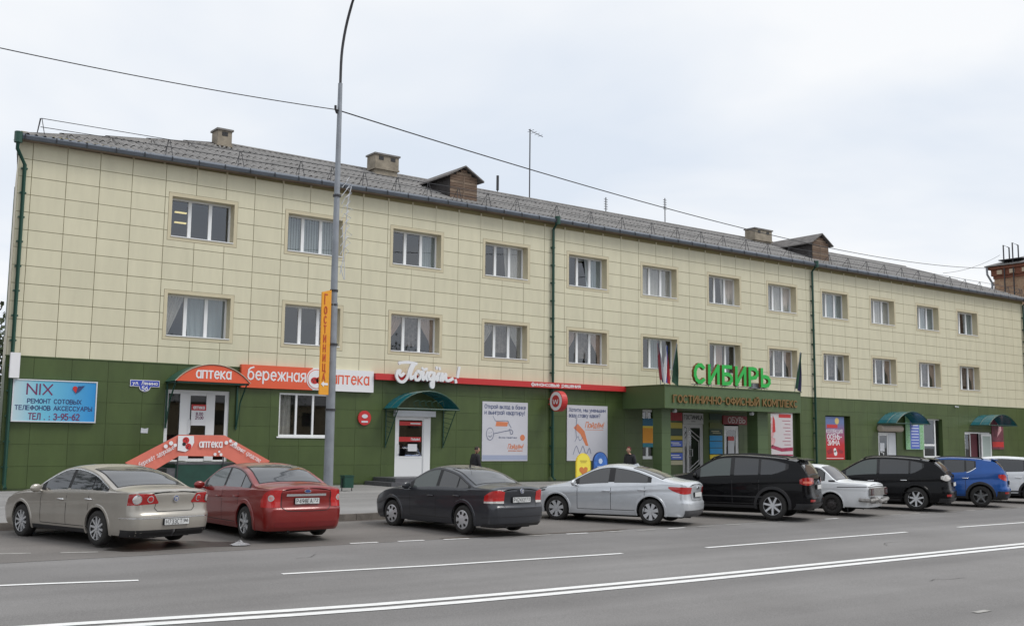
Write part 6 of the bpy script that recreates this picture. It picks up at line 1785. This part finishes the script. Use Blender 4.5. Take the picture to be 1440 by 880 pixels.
# white hatchback, half out of frame
wh = Car(4.5, 1.82, 1.66, 2.66, .95, .345,
  [(-2.25, 1.05), (-2.15, 1.2), (-1.9, 1.42), (-1.7, 1.53), (-1.4, 1.59), (-.9, 1.64), (-.3, 1.66), (.2, 1.635), (.5, 1.58), (.9, 1.36), (1.25, 1.12), (1.4, 1.06), (1.75, .98), (2.05, .86), (2.25, .7)],
  [(-2.25, 1.1), (-1.6, 1.08), (-1, 1.05), (0, 1.0), (1.3, .94), (2.25, .7)], [(.25, .12), (.35, .03), (.6, .0), (.66, .05), (1.0, .07), (1.3, .07), (1.7, .12)], nose(.25, .88), zb=.27, rc=.28, tum=.34)
build_car('white crossover with dark glass, last car in the row', wh, whitep, (38.35, -17.7), 27, dict(
  taper=(-.9, .03, .18), dlo=(-1.45, 1.1), divs=[(-1.38, -1.1, carglass), (-1.04, -.15, carglass), (-.05, 1.0, carglass)], seams=[-1.05, -.1, 1.02], handles=[-.85, .12],
  back=(-2.15, -1.75), screen=(.54, 1.2), rim='alloy', nsp=5, mould=.42, glass=(carglass, carglass, carglass), arch=.05, arch_m=trim_m, extra=[],
  bands=[('tail_light', tail_b, -.2, .24, .9, 1.05, .006, both, -1)], plate=(.8, ('', ''))))
# plastic bag by the rear wheel of the red car and the oil stain
t = thing('plastic_bag', 'crumpled clear plastic bag on the asphalt beside the red car', 'bag', (8.32, -19.3, gz(-19.3)))
rr = random.Random(2); q = MB()
q.grid([[Vector((.2 * cos(a) * u * rr.uniform(.75, 1.15), .16 * sin(a) * u * rr.uniform(.75, 1.15), .02 + .09 * (1 - u) * rr.uniform(.4, 1.2))) for a in [2 * pi * k / 14 for k in range(15)]] for u in (1, .8, .6, .4, .2, .02)])
q.build('film', mat('bag_plastic', (.30, .30, .31), .25, var=.2, scale=20), t)
def stain(name, x, y, a, b, m_, seed):
    rr = random.Random(seed); q = MB(); n = 26
    rad = [1 + .25 * sin(3 * k * 2 * pi / n + seed) + rr.uniform(-.12, .12) for k in range(n)]
    pts = [(x + a * rad[k] * cos(2 * pi * k / n), y + b * rad[k] * sin(2 * pi * k / n)) for k in range(n)]
    q.poly([(u, v, gz(v) + .0065) for u, v in pts]); return q.build(name, m_, None, kind='structure')
stn = mat('oil_stain', (.06, .052, .047), .35, var=.3, scale=3)
stain('oil_stain', 7.3, -18.75, 1.25, .72, stn, 3)
stain('oil_stain', 16.2, -20.05, 1.6, .09, mat('mud_stain', (.09, .07, .055), .8, var=.3, scale=4), 5)
stain('oil_stain', 13.5, -19.9, 1.2, .08, MATS['mud_stain'], 8)

# ---------------------------------------------------------------- people
skin = mat('skin', (.42, .24, .17), .6); hairm = mat('hair_dark', (.03, .022, .018), .8); jacket = mat('dark_jacket', (.018, .018, .022), .8, var=.2, scale=8); trous = mat('dark_trousers', (.02, .02, .024), .85)
def skinned(name, verts, edges, radii, m_, parent, sub=1):
    me = bpy.data.meshes.new(name); me.from_pydata(verts, edges, [])
    o = bpy.data.objects.new(name, me); COL.objects.link(o)
    o.modifiers.new('s', 'SKIN'); sv = me.skin_vertices[0].data
    for k, r_ in enumerate(radii): sv[k].radius = r_ if isinstance(r_, tuple) else (r_, r_)
    sv[0].use_root = True
    md = o.modifiers.new('u', 'SUBSURF'); md.levels = sub; md.render_levels = sub
    bpy.context.view_layer.update(); dg = bpy.context.evaluated_depsgraph_get()
    nm = bpy.data.meshes.new_from_object(o.evaluated_get(dg)); nm.name = name
    bpy.data.objects.remove(o); nm.materials.clear(); nm.materials.append(m_)
    nm.polygons.foreach_set('use_smooth', [True] * len(nm.polygons))
    return put(name, nm, parent)
def person(x, y, rz, label, cap=None, H=1.72):
    t = thing('person', label, 'person', (x, y, .132), rz, 'people walking along the pavement')
    k = H / 1.75
    V = [(0, 0, .95), (0, .02, 1.15), (0, .02, 1.36), (0, .03, 1.46), (0, .06, 1.53),   # spine, faces +y
         (-.10, 0, .88), (-.11, .12, .5), (-.11, .10, .09), (-.11, .24, .04),
         (.10, 0, .88), (.11, -.10, .5), (.11, -.28, .12), (.11, -.16, .04),
         (-.19, .02, 1.40), (-.225, -.05, 1.14), (-.21, .0, .90), (-.205, .03, .82),
         (.19, .02, 1.40), (.225, .05, 1.14), (.21, .14, .92), (.205, .18, .85)]
    Ed = [(0, 1), (1, 2), (2, 3), (3, 4), (0, 5), (5, 6), (6, 7), (7, 8), (0, 9), (9, 10), (10, 11), (11, 12), (2, 13), (13, 14), (14, 15), (15, 16), (2, 17), (17, 18), (18, 19), (19, 20)]
    Rr = [(.15, .11), (.14, .105), (.16, .11), .06, .05, .09, .065, .045, .04, .09, .065, .045, .04, .07, .05, .036, .03, .07, .05, .036, .03]
    V = [tuple(c * k for c in v) for v in V]
    skinned('body', V, Ed, Rr, skin, t)
    # jacket and trousers as cloth over the body
    jv = [V[i] for i in (0, 1, 2, 3, 13, 14, 15, 17, 18, 19)]; jv = [(jv[0][0], jv[0][1], jv[0][2] - .08)] + jv[1:]
    skinned('jacket', jv, [(0, 1), (1, 2), (2, 3), (2, 4), (4, 5), (5, 6), (2, 7), (7, 8), (8, 9)], [(.20, .15), (.185, .14), (.20, .145), .085, .095, .07, .055, .095, .07, .055], jacket, t)
    tv = [V[i] for i in (0, 5, 6, 7, 9, 10, 11)]
    skinned('trousers', tv, [(0, 1), (1, 2), (2, 3), (0, 4), (4, 5), (5, 6)], [(.165, .13), .11, .08, .065, .11, .08, .065], trous, t)
    for i in (8, 12):
        q = MB(); c = Vector(V[i]) - Vector((0, .05, 0)); q.grid([[c + Vector((.05 * cos(a) * r_, .14 * sin(a) * r_, -.035 + hh)) for a in [2 * pi * j / 10 for j in range(11)]] for r_, hh in ((.001, 0), (1, 0), (1.05, .03), (.75, .075), (.001, .09))]); q.build('shoe', black, t, smooth=True)
    # head
    hc = Vector((0, .085, 1.64)) * k; q = MB()
    def hp(ph, th):
        p = Vector((.075 * sin(ph) * cos(th), .098 * sin(ph) * sin(th), .12 * cos(ph)))
        if p.z < 0: p.x *= 1 + p.z * 2.6; p.y *= 1 + p.z * 1.2 if p.y > 0 else 1 + p.z * 2.2
        if sin(th) > .9 and 1.45 < ph < 1.85: p.y += .022          # nose
        if sin(th) > .85 and 2.0 < ph < 2.15: p.y -= .004          # mouth
        return p + hc
    q.grid([[hp(pi * i / 16, 2 * pi * j / 24) for j in range(25)] for i in range(17)]); q.build('head', skin, t, smooth=True)
    for sx in (-1, 1):
        q = MB(); disc(q, hc + Vector((sx * .03, .088, .012)), .009, (0, .006, 0), 8); q.build('eye', black, t)
        q = MB(); q.grid([[hc + Vector((sx * (.074 + .008 * cos(a)), -.005 + .018 * cos(a) * r_, .0 + .03 * sin(a) * r_)) for a in [2 * pi * j / 8 for j in range(9)]] for r_ in (.01, 1)]); q.build('ear', skin, t, smooth=True)
    q = MB(); q.box(hc.x - .022, hc.x + .022, hc.y + .088, hc.y + .093, hc.z - .062, hc.z - .056); q.build('mouth', mat('lips', (.3, .1, .08), .6), t)
    q = MB()
    hz = lambda ph, th, sc_: hc + Vector((.075 * sc_ * sin(ph) * cos(th), .1 * sc_ * sin(ph) * sin(th) - .004, .12 * sc_ * cos(ph) + .003))
    q.grid([[hz((pi * .5 if sin(th) < .2 else pi * .3) * i / 6, th, 1.08 if not cap else 1.14) for th in [2 * pi * j / 24 for j in range(25)]] for i in range(7)]); q.build('cap' if cap else 'hair', cap or hairm, t, smooth=True)
    # hands with fingers
    for i, sx in ((16, -1), (20, 1)):
        c = Vector(V[i]); hv = [tuple(c), tuple(c + Vector((0, .01, -.05))), tuple(c + Vector((0, .02, -.09)))]; he = [(0, 1), (1, 2)]; hr = [(.022, .03), (.016, .036), (.014, .034)]
        for f in range(4):
            b = len(hv); oy = -.03 + .02 * f; ln = (.055, .07, .075, .062)[f]
            hv += [tuple(c + Vector((0, .02 + oy, -.10))), tuple(c + Vector((-sx * .012, .024 + oy, -.10 - ln * .55))), tuple(c + Vector((-sx * .026, .024 + oy, -.10 - ln)))]; he += [(2, b), (b, b + 1), (b + 1, b + 2)]; hr += [.009, .008, .0065]
        b = len(hv); hv += [tuple(c + Vector((-sx * .015, .045, -.055))), tuple(c + Vector((-sx * .025, .06, -.09)))]; he += [(1, b), (b, b + 1)]; hr += [.011, .008]
        skinned('hand', hv, he, hr, skin, t)
    return t
person(22.7, -6.5, radians(-95), 'man in a dark jacket walking behind the dark grey saloon', None, 1.60)
person(28.6, -8.5, radians(95), 'person in black coat and dark red knitted cap by the blue pavement sign', mat('wine_cap', (.10, .015, .015), .9), 1.64)
# ---------------------------------------------------------------- the far side of the street, behind the photographer (seen in the glass and paint), and additions at the left for dark reflections
def house(x, y, wx_, dy, h, m_, label):
    t = thing('street_house', label, 'building', (x, y, -.8), 0, 'houses on the far side of the street')
    q = MB(); q.box(0, wx_, -dy, 0, 0, h); q.build('wall', m_, t)
    q = MB(); q.prism([(-.4, .4, h), (-.4, -dy - .4, h), (-.4, -dy / 2, h + 2.6)], (wx_ + .8, 0, 0)); q.build('roof', slate, t)
    X_ = 1.6
    while X_ < wx_ - 2:
        z = 1.2
        while z < h - 1.6: q = MB(); q.box(X_, X_ + 1.5, .001, .05, z, z + 1.5); q.build('window', carglass, t); z += 3
        X_ += 3.4
house(-24, -66, 34, 12, 9.5, mat('house_grey', (.22, .20, .18), .9, var=.1), 'grey plastered three storey house across the street')
house(34, -70, 40, 12, 6.5, mat('house_ochre', (.36, .28, .17), .9, var=.1), 'ochre plastered two storey house across the street')
house(-48, 14, 44, 11, 8.5, mat('house_plum', (.12, .10, .09), .9, var=.1), 'dark plastered house added out of view beyond the near end of the hotel')  # unseen, added so the car sides reflect something dark
proto = tree(12, -58, 10.5, 3.0, 'leafy tree on the grass strip across the street', 21, 2600, 'street trees across the road')
labs = ['tall', 'broad', 'slim', 'dense', 'leaning', 'young', 'old', 'low', 'bushy', 'nearer', 'crooked', 'shady', 'rounded', 'narrow', 'first', 'second', 'third', 'fourth', 'fifth', 'sixth']
for k, (x, y, s_) in enumerate(((-9, -57, .95), (2.5, -59, 1.1), (22, -57, .9), (31, -60, 1.2), (43, -58, 1.0), (56, -59, 1.15), (70, -57, .9), (86, -60, 1.1), (100, -58, 1.0), (-2, 0, .9), (-9, -4, 1.1), (-17, -1, 1.0), (-26, -5, 1.15), (3.4, 9, .85), (-90, -46, 1.7), (-96, -28, 1.8), (-100, -12, 1.9), (-92, 6, 1.7), (-110, -20, 2.1), (-110, -38, 2.0))):  # trees after the across-road ones are unseen, added to darken car reflections
    r_ = proto.copy(); COL.objects.link(r_); r_.location = (x, y, 0); r_.scale = (s_, s_, s_); r_.rotation_euler = (0, 0, k * 1.3); r_['label'] = labs[k] + (' leafy street tree across the road from the hotel' if k < 9 else ' leafy tree added out of view before the near corner of the hotel' if k < 14 else ' distant leafy tree added out of view closing the street')
    for ch in proto.children:
        c = ch.copy(); COL.objects.link(c); c.parent = r_
